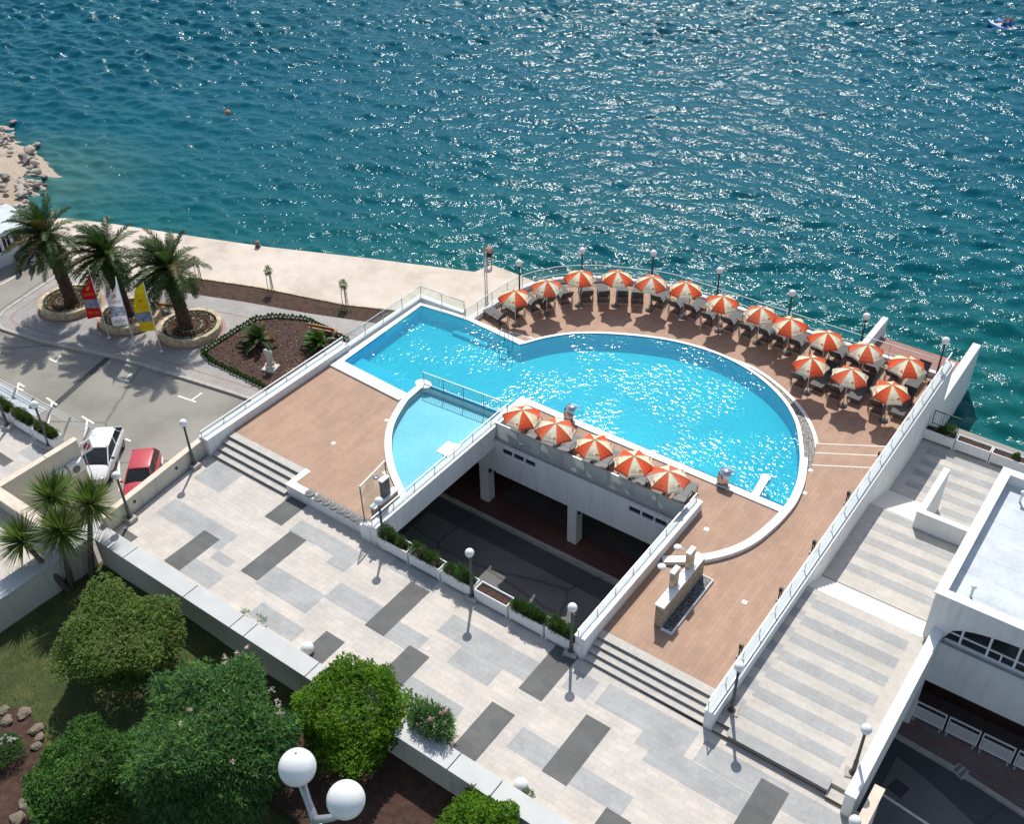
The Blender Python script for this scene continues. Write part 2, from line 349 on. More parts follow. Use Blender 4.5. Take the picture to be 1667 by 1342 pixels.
def tag(o, label=None, cat=None, group=None, kind=None):
    if label: o['label'] = label
    if cat: o['category'] = cat
    if group: o['group'] = group
    if kind: o['kind'] = kind
    return o
def thing(name, label, cat, loc=(0, 0, 0), rz=0, group=None):
    o = bpy.data.objects.new(name, None); COL.objects.link(o); o.location = loc; o.rotation_euler = (0, 0, rz); o.empty_display_size = .2
    return tag(o, label, cat, group)
KIDS = {}
def copy_tree(o, parent=None):
    c = o.copy(); COL.objects.link(c)
    if parent is not None: c.parent = parent
    for ch in o.children: copy_tree(ch, c)
    return c
def place(o, loc, rz, label, first):
    c = o if first else copy_tree(o)
    c.location = loc; c.rotation_euler = (0, 0, rz); c['label'] = label; return c
def struct(mb, name, mats, **k): return tag(mb.build(name, mats, **k), kind='structure')
ORD = ['first', 'second', 'third', 'fourth', 'fifth', 'sixth', 'seventh', 'eighth', 'ninth', 'tenth', 'eleventh', 'twelfth', 'thirteenth', 'fourteenth', 'fifteenth', 'sixteenth', 'seventeenth', 'eighteenth', 'nineteenth', 'twentieth', 'twenty-first', 'twenty-second', 'twenty-third', 'twenty-fourth', 'twenty-fifth']
def spline(pts, n=6, closed=False):
    out = []; k = len(pts)
    for i in range(k if closed else k-1):
        g = lambda j: Vector((*pts[j % k], 0)) if closed else Vector((*pts[min(max(j, 0), k-1)], 0))
        p0, p1, p2, p3 = g(i-1), g(i), g(i+1), g(i+2)
        for q in range(n):
            t = q/n; p = .5*((2*p1)+(-p0+p2)*t+(2*p0-5*p1+4*p2-p3)*t*t+(-p0+3*p1-3*p2+p3)*t**3); out.append((p.x, p.y))
    if not closed: out.append(tuple(pts[-1]))
    return out
def offset(pl, d):
    """shift a polyline sideways by d (left positive)"""
    out = []
    for i, p in enumerate(pl):
        a = Vector(pl[max(i-1, 0)]); b = Vector(pl[min(i+1, len(pl)-1)]); t = (b-a).normalized(); out.append((p[0]-t.y*d, p[1]+t.x*d))
    return out
# ------------------------------------------------------------------ sea
def seamat():
    k = N('sea_water'); P = k.obj()
    n1 = k.noise(1.5, 3, .5, k.mapped((1, 1.5, 1), (0, 0, -.64)))
    d = k.noise(.045, 3)
    sep = k.n('SeparateXYZ'); k.l(P, sep.inputs[0])
    # shallows: distance from the quay line, in metres
    off = k.math('SUBTRACT', k.math('ADD', k.math('MULTIPLY', sep.outputs[0], -.345), k.math('MULTIPLY', sep.outputs[1], .94)), 59.6)
    sh = k.n('MapRange'); sh.inputs[1].default_value = 0; sh.inputs[2].default_value = 30; k.l(off, sh.inputs[0])
    col = k.ramp(sh.outputs[0], [(0, (.005, .108, .106)), (.3, (.002, .090, .112)), (1, (.002, .084, .126))])
    col = k.mix(k.ramp(d, [(.35, (0, 0, 0)), (.7, (.5,)*3)]), col, (.001, .066, .100))
    vd = k.n('VectorMath', operation='DISTANCE'); k.l(k.mapped((1, 1, 0)), vd.inputs[0]); vd.inputs[1].default_value = (-81.5, 41, 0)
    sl = k.n('MapRange'); sl.inputs[1].default_value = 4; sl.inputs[2].default_value = 12; sl.inputs[3].default_value = .6; sl.inputs[4].default_value = 0; k.l(vd.outputs['Value'], sl.inputs[0])
    col = k.mix(k.math('MULTIPLY', sl.outputs[0], k.ramp(k.noise(.5, 3), [(.3, (.5,)*3), (.7, (1,)*3)])), col, (.075, .17, .14))
    n2 = k.noise(4.2, 3, .55, k.mapped((1, 1.4, 1), (0, 0, -.64))); nr = k.bump(k.math('ADD', n1, k.math('MULTIPLY', n2, .16)), .7, .22)
    df = k.n('BsdfDiffuse'); k.l(col, df.inputs[0]); gl = k.n('BsdfGlossy'); gl.inputs['Roughness'].default_value = .12; gl.inputs[0].default_value = (.85, .96, 1, 1); k.l(nr, gl.inputs['Normal'])
    fr = k.n('Fresnel'); fr.inputs[0].default_value = 1.333; k.l(nr, fr.inputs['Normal'])
    mx = k.n('MixShader'); k.l(k.math('MULTIPLY', fr.outputs[0], .44), mx.inputs[0]); k.l(df.outputs[0], mx.inputs[1]); k.l(gl.outputs[0], mx.inputs[2]); k.l(mx.outputs[0], k.out.inputs[0]); return k.m
def sea():
    n, L = 840, 190.; rng = np.random.default_rng(11)
    kx = 2*np.pi*np.fft.fftfreq(n, L/n); KX, KY = np.meshgrid(kx, kx, indexing='ij'); K = np.hypot(KX, KY); K[0, 0] = 1
    hd = math.atan2(.55, -.83)         # along which way the waves run (world angle, +-)
    dirx, diry = -(.40), -(.915)
    cosd = (KX*dirx+KY*diry)/K
    def spec(lp, spread):
        kp = 2*np.pi/lp; s = np.exp(-1.25*(kp/K)**2)/K**4*np.abs(cosd)**spread; s[0, 0] = 0; return s
    s = spec(2.6, 4)+.14*spec(6.5, 8)
    s *= np.exp(-(K*.11)**2)
    h = np.fft.ifft2(np.sqrt(s)*(rng.normal(size=(n, n))+1j*rng.normal(size=(n, n)))).real
    lo = np.fft.ifft2(np.exp(-(K*9)**2)*(rng.normal(size=(n, n))+1j*rng.normal(size=(n, n)))).real; lo /= lo.std(); h *= .116/h.std()*np.clip(1+.22*lo, .65, 1.5)
    c = np.array([-24., 62.+L/2-22]) ; ax = np.linspace(-L/2, L/2, n); X, Y = np.meshgrid(ax, ax, indexing='ij')
    fx = np.clip((L/2-np.maximum(abs(X), abs(Y)))/14, 0, 1); h *= fx
    ca, sa = math.cos(R_(36.9)), math.sin(R_(36.9))
    c0 = np.array([-.6*118, .8*118-6])
    WX = c0[0]+X*ca-Y*sa; WY = c0[1]+X*sa+Y*ca
    V = np.stack([WX, WY, h], -1).reshape(-1, 3)
    i = np.arange((n-1)*(n-1)); a = (i//(n-1))*n+i % (n-1); F = np.stack([a, a+n, a+n+1, a+1], -1)
    # far sheet around the patch, out to the horizon
    q = [(-L/2, -L/2), (L/2, -L/2), (L/2, L/2), (-L/2, L/2)]; B = 2500.
    ring = [(c0[0]+x*ca-y*sa, c0[1]+x*sa+y*ca, 0) for x, y in q]+[(c0[0]+x*B/L*2*ca-y*B/L*2*sa, c0[1]+x*B/L*2*sa+y*B/L*2*ca, 0) for x, y in q]
    o = len(V); V = np.vstack([V, np.array(ring)]); F = np.vstack([F, np.array([(o+j, o+4+j, o+4+(j+1) % 4, o+(j+1) % 4) for j in range(4)])])
    me = bpy.data.meshes.new('sea'); me.vertices.add(len(V)); me.vertices.foreach_set('co', V.ravel())
    me.loops.add(F.size); me.loops.foreach_set('vertex_index', F.ravel().astype(np.int32)); me.polygons.add(len(F))
    me.polygons.foreach_set('loop_start', np.arange(0, F.size, 4, dtype=np.int32)); me.polygons.foreach_set('loop_total', np.full(len(F), 4, dtype=np.int32))
    me.polygons.foreach_set('use_smooth', np.ones(len(F), dtype=bool)); me.update(calc_edges=True); me.validate()
    bm_up = me.polygons[0].normal.z
    me.materials.append(seamat()); ob = bpy.data.objects.new('sea', me); COL.objects.link(ob); ob.location = (0, 0, SEA); tag(ob, kind='structure')
    if bm_up < 0: me.flip_normals()
sea()

# ------------------------------------------------------------------ land, road, quay
shore = [(-160, 62), (-120, 55), (-100, 49.0), (-93.8, 47.3), (-89.9, 46.4), (-85.5, 45.3), (-80.0, 42.6), (-79.3, 41.2), (-78.6, 39.9), (-76.5, 38.0), (-71, 37.4)]
quayedge = [(-71.0, 38.6), (-67.1, 39.92), (-61.28, 41.78), (-55.04, 43.89), (-47.61, 46.88), (-43.29, 48.47), (-40.25, 49.6), (-39.85, 51.05), (-37.5, 51.0), (-33, 50.6)]
front = quayedge[1:]+[(-33, 47.5), (-8.9, 47.5), (-8.0, 49.6), (-8.0, 51.25), (60, 50.4)]
land = MB(); land.prism([(-73.5, 36.2)]+front+[(60, -25), (-45, -25), (-120, -25), (-160, 20), (-160, 60), (-120, 50), (-100, 44), (-86, 39.5), (-82.5, 36.5)], -9, ST, 0, 1)
struct(land, 'ground', [ASPH, QUAY])
# shingle beach falling into the sea
bm = MB(); bl = spline(shore, 8); nb = len(bl)
for i, p in enumerate(bl):
    a_ = Vector(bl[max(0, i-3)]); c_ = Vector(bl[min(nb-1, i+3)]); t = (c_-a_).normalized(); nn = Vector((-t.y, t.x))
    for j in range(16):
        dm = 34 if p[0] < -87 else 9; d = -dm+(dm+8)*(j/15)**.6                 # inland (-) to seaward (+)
        q = Vector(p)+nn*d; z = ST+.12-max(0, (d+14)/14)**1.5*1.2 + random.uniform(-.05, .05)
        bm.v.append((q.x, q.y, z))
for i in range(nb-1):
    for j in range(15): bm.f.append([i*16+j, i*16+j+1, (i+1)*16+j+1, (i+1)*16+j]); bm.m.append(0); bm.sm.append(True)
bm.fix = True
struct(bm, 'beach', SAND)
A = [(-57.3, 36.4), (-56.0, 37.75), (-51.1, 39.5), (-44.6, 41.2), (-41.3, 42.6), (-36.3, 44.2)]      # sea side of the flower strip
Bn = [(-56.5, 35.6), (-50.4, 37.75), (-46, 39.1), (-41.6, 40.7), (-36.3, 42.3)]
q = MB(); q.prism([(-73, 36.6), (-71, 38.4)]+[(x+.02, y-.02) for x, y in quayedge[1:]]+[(-33, 44), (-36.3, 44.3)]+A[::-1]+[(-60.6, 34.9), (-64.2, 33.4), (-66, 35)], ST-.3, ST+.05)
struct(q, 'quay', QUAY)
q = MB(); q.strip([(x, y+.12) for x, y in A[1:]], A[1:], ST, ST+.16); tag(q.build('low_kerb', STONEY), 'low rough stone edging between the soil strip and the pale quay', 'kerb')
q = MB(); q.prism(A+Bn[::-1], ST-.2, ST+.09); struct(q, 'flower_strip', SOIL)
isl = [(-36.3, 31.3), (-38.5, 31.1), (-41.57, 30.70), (-43.45, 30.45), (-47.09, 29.82), (-51.79, 28.94), (-58.06, 27.15), (-61.0, 26.7), (-62.1, 27.0), (-62.75, 28.0), (-63.0, 29.1), (-63.9, 33.3), (-60.6, 34.85)]
q = MB(); q.prism(isl+Bn, ST-.2, ST+.12); struct(q, 'pavement', PAVER)
q = MB(); q.strip(offset(isl[:12], -.02), offset(isl[:12], .2), ST-.1, ST+.155); tag(q.build('kerb', CONC), 'pale concrete kerb round the palm island', 'kerb')
PINKL = plain('red_paver', (.33, .21, .18), .85, .15, 6)
def ribbon(pl, w_, z, name, m=PINKL):
    k = MB(); k.strip(offset(pl, w_/2), offset(pl, -w_/2), z, z+.004); struct(k, name, m)
ribbon(offset(isl[:12], -.75), .11, ST+.121, 'paving_band')
ribbon([(-36.5, 40.3), (-41.5, 39.0), (-46, 37.4), (-50.4, 36.1), (-57, 34.0), (-58, 33.6)], .11, ST+.121, 'paving_band')
# parking bay marks
def bar2(k, a, b, w_=.12, z=ST+.006):
    p, q_ = Vector(axy(*a, ST)), Vector(axy(*b, ST)); d = (q_-p).normalized(); n = Vector((-d.y, d.x))*w_/2
    k.add([(p.x+n.x, p.y+n.y, z), (p.x-n.x, p.y-n.y, z), (q_.x-n.x, q_.y-n.y, z), (q_.x+n.x, q_.y+n.y, z)], [(0, 1, 2, 3)])
k = MB()
for a, b in [((24, 648), (31, 623)), ((30, 624), (40, 630)), ((28, 632), (38, 636)), ((76, 648), (93, 660)), ((85, 655), (78, 690)), ((133, 678), (153, 690)), ((142, 685), (137, 724)), ((80, 584), (92, 590)), ((91, 589), (99, 579)), ((193, 617), (211, 621)), ((204, 618), (216, 607)), ((290, 645), (319, 655)), ((312, 652), (329, 640)), ((0, 464), (35, 445)), ((192, 730), (195, 800)), ((204, 715), (213, 719)), ((254, 740), (264, 746)), ((264, 746), (263, 757))]: bar2(k, a, b, .13)
for i, v in enumerate(k.v): k.v[i] = (v[0], v[1], v[2]+.0006*(i//4))
k.fix = True
struct(k, 'bay_marking', MARK)
k = MB(); bar2(k, (84, 665), (181, 578), .42, ST+.003)
struct(k, 'drain_strip', ASPHD)
# street below the plaza, its pavement and the arcade behind
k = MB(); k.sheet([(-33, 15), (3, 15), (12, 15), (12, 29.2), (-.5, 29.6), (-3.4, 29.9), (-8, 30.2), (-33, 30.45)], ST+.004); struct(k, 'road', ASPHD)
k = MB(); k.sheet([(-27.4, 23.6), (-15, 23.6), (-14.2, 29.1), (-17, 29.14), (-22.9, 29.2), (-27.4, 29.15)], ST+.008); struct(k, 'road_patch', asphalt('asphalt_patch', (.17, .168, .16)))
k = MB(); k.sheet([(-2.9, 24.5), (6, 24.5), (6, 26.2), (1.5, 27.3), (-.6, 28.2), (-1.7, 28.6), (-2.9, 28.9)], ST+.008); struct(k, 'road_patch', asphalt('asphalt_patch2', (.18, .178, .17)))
k = MB(); k.box(-33, -8, 30.45, 30.62, ST-.1, ST+.13, 1); k.box(-33, -8, 30.62, 37.5, ST-.1, ST+.12, 0); struct(k, 'arcade_pavement', [PAVRED, CONC])
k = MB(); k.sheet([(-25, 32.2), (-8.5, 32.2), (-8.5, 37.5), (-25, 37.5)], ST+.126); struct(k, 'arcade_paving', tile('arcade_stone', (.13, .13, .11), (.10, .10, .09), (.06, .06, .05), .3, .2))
k = MB(); k.prism([(-8, 30.2), (-3.4, 29.9), (-.6, 29.7), (0.04, 29.57), (1.9, 29.28), (8, 28.3), (8, 28.1), (1.9, 29.08), (0.0, 29.4), (-3.4, 29.72), (-8, 30.02)], ST-.1, ST+.13, 1); k.prism([(-8, 30.21), (-3.4, 29.91), (-.6, 29.71), (.04, 29.58), (1.9, 29.29), (8, 28.31), (8, 33), (-8, 33)], ST-.1, ST+.12, 0)
struct(k, 'side_pavement', [tile('old_red_paving', (.22, .12, .105), (.19, .17, .155), (.08, .07, .06), .24, .12, .01, .5, .3), CONC])
k = MB(); bar2(k, (1431, 1291), (1520, 1350), .13, ST+.02); struct(k, 'lane_line', MARK)
k = MB(); k.prism([axy(1443, 1283, ST), axy(1459, 1269, ST), axy(1481, 1285, ST), axy(1466, 1301, ST)], ST, ST+.022); tag(k.build('manhole_cover', plain('cast_iron', (.05, .05, .052), .6, .2, 6, metal=.4)), 'dark square manhole cover in the shaded road by the white building', 'manhole cover')
k = MB(); gp = [axy(1548, 1255, ST), axy(1560, 1246, ST), axy(1577, 1260, ST), axy(1566, 1272, ST)]; k.prism(gp, ST, ST+.14, 0)
dg = tag(k.build('drain_grate', CONC), 'pale concrete drain grate at the kerb below the white building', 'drain grate'); k = MB()
for i in range(5):
    for j in range(2):
        u, v0, v1 = (i+.6)/5.6, .12+j*.45, .42+j*.45
        a = Vector(gp[0])*(1-u)+Vector(gp[1])*u; b = Vector(gp[3])*(1-u)+Vector(gp[2])*u; p0 = a*(1-v0)+b*v0; p1 = a*(1-v1)+b*v1
        k.bar((p0.x, p0.y, ST+.14), (p1.x, p1.y, ST+.14), .045, .006)
k.build('slot', RUBBER, dg)

# ------------------------------------------------------------------ plaza (raised slab) with its tile pattern
pl = MB()
PLZ = [(-35.75, 23.3), (-35.1, 16.5), (-2.6, 16.5), (-2.6, 22.8), (-8.42, 22.8), (-13.9, 22.9), (-13.9, 23.45), (-24.8, 23.45), (-30, 23.4)]
pl.prism(PLZ, -.6, 0, 0, 1); struct(pl, 'plaza', [TILE_CREAM, WHITE])
k = MB()
dark = [(-28.6, -27.58, 18.42, 21.37), (-22.19, -21.17, 19.24, 22.16), (-12.52, -11.47, 17.88, 20.8), (-6.09, -5.05, 19.2, 22.1), (-31.79, -30.77, 16.9, 19.2), (-30.25, -29.18, 21.38, 23.03), (-15.28, -14.22, 20.3, 22.86), (-20.02, -18.98, 17.3, 19.5), (-15.72, -14.66, 16.6, 19.24), (-23.24, -22.22, 16.6, 18.13), (-34.9, -33.9, 16.6, 17.2), (-9.9, -8.9, 16.52, 18.0)]
grey = [(-34.55, -30.29, 18.68, 19.85), (-30.3, -29.2, 18.2, 18.69), (-12.56, -8.75, 21.4, 22.5), (-10.45, -8.75, 20.75, 21.39), (-9.85, -6.1, 20.3, 21.3), (-28.7, -24.9, 21.38, 22.2), (-25.95, -24.9, 20.9, 21.37), (-14.13, -12.53, 17.95, 19.0), (-11.46, -9.34, 18.0, 18.85), (-27.57, -24.6, 18.3, 19.5), (-24.6, -22.2, 19.4, 20.4), (-21.16, -19.6, 19.25, 20.2), (-19.6, -15.3, 20.7, 21.75), (-18.3, -16.3, 19.7, 20.7), (-35.0, -33.2, 21.3, 22.8), (-8.4, -3.0, 21.35, 22.35), (-18.97, -16.4, 17.3, 18.4), (-26.5, -24.0, 16.9, 17.7), (-30.76, -28.9, 16.9, 17.8), (-23.6, -21.2, 22.2, 23.2), (-5.04, -3.0, 18.4, 19.6), (-14.0, -12.9, 21.3, 22.3), (-8.2, -6.4, 17.0, 18.2)]
for i, (a, b, c, d) in enumerate(grey): k.sheet([(a, c), (b, c), (b, d), (a, d)], .004+i*.00005, 0)
for i, (a, b, c, d) in enumerate(dark): k.sheet([(a, c), (b, c), (b, d), (a, d)], .008+i*.00005, 1)
struct(k, 'plaza_paving', [TILE_GREY, TILE_DARK])
# promenade going down to the sea: two steps up, then two flights down
prom = MB()
prom.box(-8.42, -4.0, 22.8, 23.12, -.02, .15, 0); prom.box(-4.0, -3.3, 22.62, 23.12, -.02, .15, 0)
prom.box(-8.42, -3.3, 23.12, 31.2, -.45, .30, 0)
prom.box(-8.42, -3.6, 32.95, 38.5, -1.3, -.6, 0); prom.box(-8.42, -3.6, 41.7, 47.1, -2.9, -2.15, 0)
prom.box(-5.99, -3.6, 38.4, 41.71, -2.9, -2.151, 0)
struct(prom, 'promenade', [PROM_CREAM])
k = MB()
for i in range(8): y = 30.7-1.06*i; k.sheet([(-7.86, y-.52), (-4.0, y-.52), (-4.0, y), (-7.86, y)], .304)
for i in range(5): y = 38.38-1.0*i; k.sheet([(-7.82, y-.5), (-3.75, y-.5), (-3.75, y), (-7.82, y)], -.596)
for i in range(8):
    y = 46.0-1.0*i; k.sheet([(-7.93, y-.5), (-3.75, y-.5), (-3.75, y), (-7.93, y)] if i < 4 else [(-5.9, y-.5), (-3.75, y-.5), (-3.75, y), (-5.9, y)], -2.146)
for i in range(14): y = 30.9-.53*i; k.sheet([(-8.4, y-.5), (-7.88, y-.5), (-7.88, y), (-8.4, y)], .304+.0001) if i % 2 == 0 else None
struct(k, 'promenade_paving', [PROM_GREY])
BRSTONE = plain('brown_riser', (.16, .11, .08), .85, .2, 5)
k = MB(); k.box(-8.41, -4.0, 22.79, 22.8, .0, .125); k.box(-8.41, -4.0, 23.11, 23.12, .15, .275); k.box(-4.0, -3.3, 22.61, 22.62, 0, .125); k.build('step_riser', BRSTONE)
tag(bpy.data.objects['step_riser'], 'brown risers of the two long low steps up to the promenade', 'steps')
def flight(x0, x1, ya, yb, za, zb, n, name, label):
    f = MB()
    for i in range(n):
        y0 = ya+(yb-ya)*i/n; y1 = ya+(yb-ya)*(i+1)/n; z = za+(zb-za)*(i+1)/n
        f.box(x0, x1, y0-.0005*i, y1+.02, zb-.3+i*.001, z)
    tag(f.build(name, plain('white_stone', (.74, .71, .65), .8, .05, 4)), label, 'stairs')
flight(-8.42, -3.45, 31.2, 32.97, .3, -.6, 6, 'stair_flight', 'white stone flight of steps down the promenade beside the roof corner')
flight(-8.42, -6.3, 38.5, 41.7, -.6, -2.15, 10, 'stair_flight', 'lower white stone flight of steps between the long terrace wall and the fin wall')
k = MB(); k.box(-6.3, -6.0, 38.05, 41.7, -2.2, .36); k.box(-6.0, -3.62, 38.05, 38.35, -2.2, .35); tag(k.build('fin_wall', WHITE), 'low white L-shaped wall standing on the striped promenade', 'wall')
# garden side: planting wall with wide grey caps
k = MB(); k.box(-35.1, -2.6, 15.85, 16.5, -1.6, .43); tag_o = thing('garden_wall', 'long planting wall with wide pale grey cap slabs beside the tiled plaza', 'wall')
k.build('wall', CREAM, tag_o)
k = MB(); xs = [-36, -32.9, -29.0, -26.2, -25.4, -22.0, -18.5, -15.05, -13.2, -9.9, -6.2, -2.6]
for a, b in zip(xs[:-1], xs[1:]): k.box(a+.02, b-.02, 15.74, 16.56, .43, .5)
k.build('cap', GREYCAP, tag_o, bevel=.012)
k = MB(); k.box(-36.0, -35.2, 2, 15.7, -1.6, .43); o = thing('garden_wall', 'planting wall with grey cap running from the yuccas to the left picture edge', 'wall'); k.build('wall', CREAM, o)
k = MB()
for a, b in ((2, 6), (6, 10.2), (10.2, 14.4), (14.4, 15.72)): k.box(-36.05, -35.1, a+.02, b-.02, .43, .498)
k.build('cap', GREYCAP, o, bevel=.012)
# lawn
k = MB(); n = 60
for i in range(n+1):
    for j in range(30): x = -35.3+33*i/n; y = -8+23.95*j/29; k.v.append((x, y, -1.2+.12*math.sin(x*.7)*math.cos(y*.6)+random.uniform(-.025, .025)))
for i in range(n):
    for j in range(29): k.f.append([i*30+j, (i+1)*30+j, (i+1)*30+j+1, i*30+j+1]); k.m.append(0); k.sm.append(True)
struct(k, 'lawn', LAWN)
k = MB(); k.sheet([axy(*p, -1.08) for p in [(0, 1160), (35, 1150), (60, 1180), (75, 1215), (85, 1290), (50, 1342), (-60, 1400), (-60, 1160)]], -1.07); k.sheet([axy(*p, -1.08) for p in [(480, 1170), (560, 1230), (700, 1210), (850, 1300), (860, 1345), (560, 1400), (420, 1290)]], -1.07); struct(k, 'garden_soil', SOIL)
# paved terrace left of the ramp
k = MB(); k.prism([(-70, 5), (-36.02, 5), (-36.02, 14.9), (-41.1, 14.95), (-41.13, 19.0), (-52, 19.0), (-70, 19.4)], -.5, 0, 0, 1); struct(k, 'upper_terrace', [TILE_CREAM, WHITE])
k = MB()
for i, (a, b, c, d) in enumerate([(-47.5, -43.2, 16.55, 17.1), (-45.5, -42.9, 15.3, 15.9), (-43.6, -41.9, 17.6, 18.5), (-50, -46.5, 17.5, 18.1)]): k.sheet([(a, c), (b, c), (b, d), (a, d)], .004+i*.0001, 1 if i in (0, 1) else 0)
struct(k, 'upper_paving', [TILE_GREY, TILE_DARK])
k = MB(); k.prism([(-41.1, 12), (-40.88, 15), (-40.88, 19.3), (-41.12, 19.3), (-41.12, 12)], ST, .9, 0); o = thing('ramp_wall', 'tall cream wall carrying two air conditioners above the parked cars', 'wall'); k.build('wall', CREAM, o)
k = MB(); k.box(-41.17, -40.83, 14.9, 17.6, .9, .95); k.box(-41.17, -40.83, 17.64, 19.34, .9, .95); k.build('cap', CREAMCAP, o)
k = MB(); k.box(-40.87, -36.0, 14.75, 15.05, ST, .88); o = thing('ramp_end_wall', 'cream wall with wide cap closing the ramp behind the yuccas', 'wall'); k.build('wall', CREAM, o)
k = MB(); k.box(-40.82, -35.4, 14.62, 15.16, .88, .94); k.build('cap', CREAMCAP, o)
lw = [(-35.86, 22.84), (-35.2, 16.55)]; o = thing('plaza_side_wall', 'cream parapet with peach cap between the plaza and the red car', 'wall')
k = MB(); k.strip([(x-.24, y) for x, y in lw], lw, ST, .86); k.build('wall', CREAM, o)
k = MB(); k.strip([(x-.28, y) for x, y in lw], [(x+.04, y) for x, y in lw], .86, .92); k.build('cap', CREAMCAP, o)
k = MB()
for t in (.3, .72): x = lw[0][0]+(lw[1][0]-lw[0][0])*t; y = lw[0][1]+(lw[1][1]-lw[0][1])*t; k.box(x-.01, x+.035, y-.06, y+.06, .45, .6)
k.build('wall_light', DKMET, o)
k = MB(); k.prism([(-2.62, 22.6), (-2.62, 15), (-2.4, 15), (-2.4, 23.4), (-2.62, 23.4)], -1.2, .84); o = thing('plaza_end_wall', 'short wall with worn peach cap at the right end of the plaza', 'wall'); k.build('wall', WHITE, o); k = MB(); k.box(-2.72, -2.36, 21.5, 23.5, .84, .9); k.box(-2.72, -2.36, 15, 21.5, .84, .899); k.build('cap', CREAMCAP, o)
# ------------------------------------------------------------------ pool terrace
ZC, ZW = .70, .64                # coping top, water level
arc_sea = spline([(-28.17, 38.38), (-27.35, 39.8), (-26.2, 41.05), (-24.4, 42.2), (-22.2, 43.15), (-20.2, 43.55), (-18.3, 43.5), (-16.4, 42.95), (-14.6, 41.9), (-13.3, 40.6), (-12.45, 39.2), (-11.95, 38.2)], 5)
rim_out = spline([(-11.62, 38.35), (-11.29, 37.5), (-10.98, 36.5), (-10.78, 35.3), (-10.78, 34.3), (-10.88, 33.2), (-11.12, 31.95), (-11.52, 30.95), (-12.12, 30.05), (-12.9, 29.25), (-13.8, 28.6)], 5)
rim_in = offset(rim_out, -.36)
kid_out = spline([(-30.42, 32.75), (-30.34, 31.6), (-30.2, 30.75), (-29.5, 29.03), (-28.5, 27.68), (-27.31, 26.56), (-26.14, 25.75), (-25.39, 25.28)], 5)
kid_in = offset(kid_out, .34)
i_s = min(range(len(rim_in)), key=lambda i: abs(rim_in[i][1]-34.62) if rim_in[i][1] > 34 else 9)
main = [(-35.0, 31.78), (-35.2, 38.45), (-32.1, 38.72)]+arc_sea+rim_in[:i_s+1]+[(-25.38, 34.62), (-25.38, 32.93), (-30.05, 32.62), (-30.16, 31.5)]
kids = [(-25.38, 32.93)]+[(-30.05, 32.62)]+[p for p in kid_in if p[1] < 32.4 and p[0] < -25.6]+[(-25.42, 25.7)]
def tilewall(name, c, sc=1.):
    k = N(name); b = k.n('TexBrick'); b.offset = 0; b.inputs['Scale'].default_value = 1; b.inputs['Brick Width'].default_value = .12*sc; b.inputs['Row Height'].default_value = .12*sc; b.inputs['Mortar Size'].default_value = .006*sc; b.inputs['Bias'].default_value = 0
    for i, q in zip(('Color1', 'Color2', 'Mortar'), (mul(c, .92), mul(c, 1.07), mul(c, .85))): b.inputs[i].default_value = (*q, 1)
    k.l(k.obj(), b.inputs['Vector']); f = k.noise(.35, 4)
    # soft net of light that the ripples throw on the floor tiles is left to the renderer; this adds only tile joints and mottling
    k.color(k.mix(1., b.outputs['Color'], k.ramp(f, [(.3, (.55, .78, .92)), (.7, (1.25, 1.1, 1.04))]), 'MULTIPLY')); k.b.inputs['Roughness'].default_value = .4; return k.m
PT_MAIN = tilewall('pool_tile', (.003, .47, .55)); PT_WALL = tilewall('pool_wall_scatter_blue', (.008, .43, .85)); PT_KID = tilewall('pool_tile_pale', (.15, .56, .68))  # wall colour stands in for the blue of shade and light scattered in water
def poolwater(name, tint, bs=2.6, st=.5, dist=.16, body=(.0, .44, .70), bf=.30, calm=True):
    k = N(name); h = k.noise(bs, 2.5, .45); bp = k.n('Bump'); bp.inputs['Distance'].default_value = dist; k.l(h, bp.inputs['Height'])
    if calm: k.l(k.math('MULTIPLY', k.ramp(k.noise(.32, 3, .55), [(.40, (.2,)*3), (.56, (1.,)*3)]), st), bp.inputs['Strength'])
    else: bp.inputs['Strength'].default_value = st
    nr = bp.outputs[0]; tr = k.n('BsdfTransparent'); tr.inputs[0].default_value = (*tint, 1); df = k.n('BsdfDiffuse'); df.inputs[0].default_value = (*body, 1)
    wb = k.n('MixShader'); wb.inputs[0].default_value = bf; k.l(tr.outputs[0], wb.inputs[1]); k.l(df.outputs[0], wb.inputs[2])
    gl = k.n('BsdfGlossy'); gl.inputs['Roughness'].default_value = .125; k.l(nr, gl.inputs['Normal'])
    fr = k.n('Fresnel'); fr.inputs[0].default_value = 1.333; k.l(nr, fr.inputs['Normal']); mx = k.n('MixShader'); k.l(k.math('MINIMUM', fr.outputs[0], .3), mx.inputs[0]); k.l(wb.outputs[0], mx.inputs[1]); k.l(gl.outputs[0], mx.inputs[2]); k.l(mx.outputs[0], k.out.inputs[0]); return k.m
pool = thing('swimming_pool', 'large curved turquoise swimming pool with white coping on the terrace', 'swimming pool', (-20, 35, 0))
pool.location = (0, 0, 0)
def basin(poly, zf, mat, name, zt=ZW+.05):
    k = MB(); k.sheet(poly, zf); n = len(poly)
    for i in range(n):
        a, b = poly[i], poly[(i+1) % n]; k.add([(*a, zf), (*b, zf), (*b, zt), (*a, zt)], [(0, 1, 2, 3)], 1)
    k.fix = False; return k.build(name, mat, pool)
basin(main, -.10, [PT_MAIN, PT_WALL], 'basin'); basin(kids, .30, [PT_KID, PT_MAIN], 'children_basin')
k = MB(); k.box(-34.95, -30.2, 31.75, 33.0, -.10, .24); k.build('shallow_step', PT_KID, pool)
k = MB(); k.box(-32.6, -30.2, 37.95, 38.65, -.10, .08); k.build('seat_ledge', PT_MAIN, pool)
k = MB(); k.sheet(main, ZW); struct(k, 'pool_water', poolwater('pool_water', (.36, .94, .97), 4.2, .62, .10))
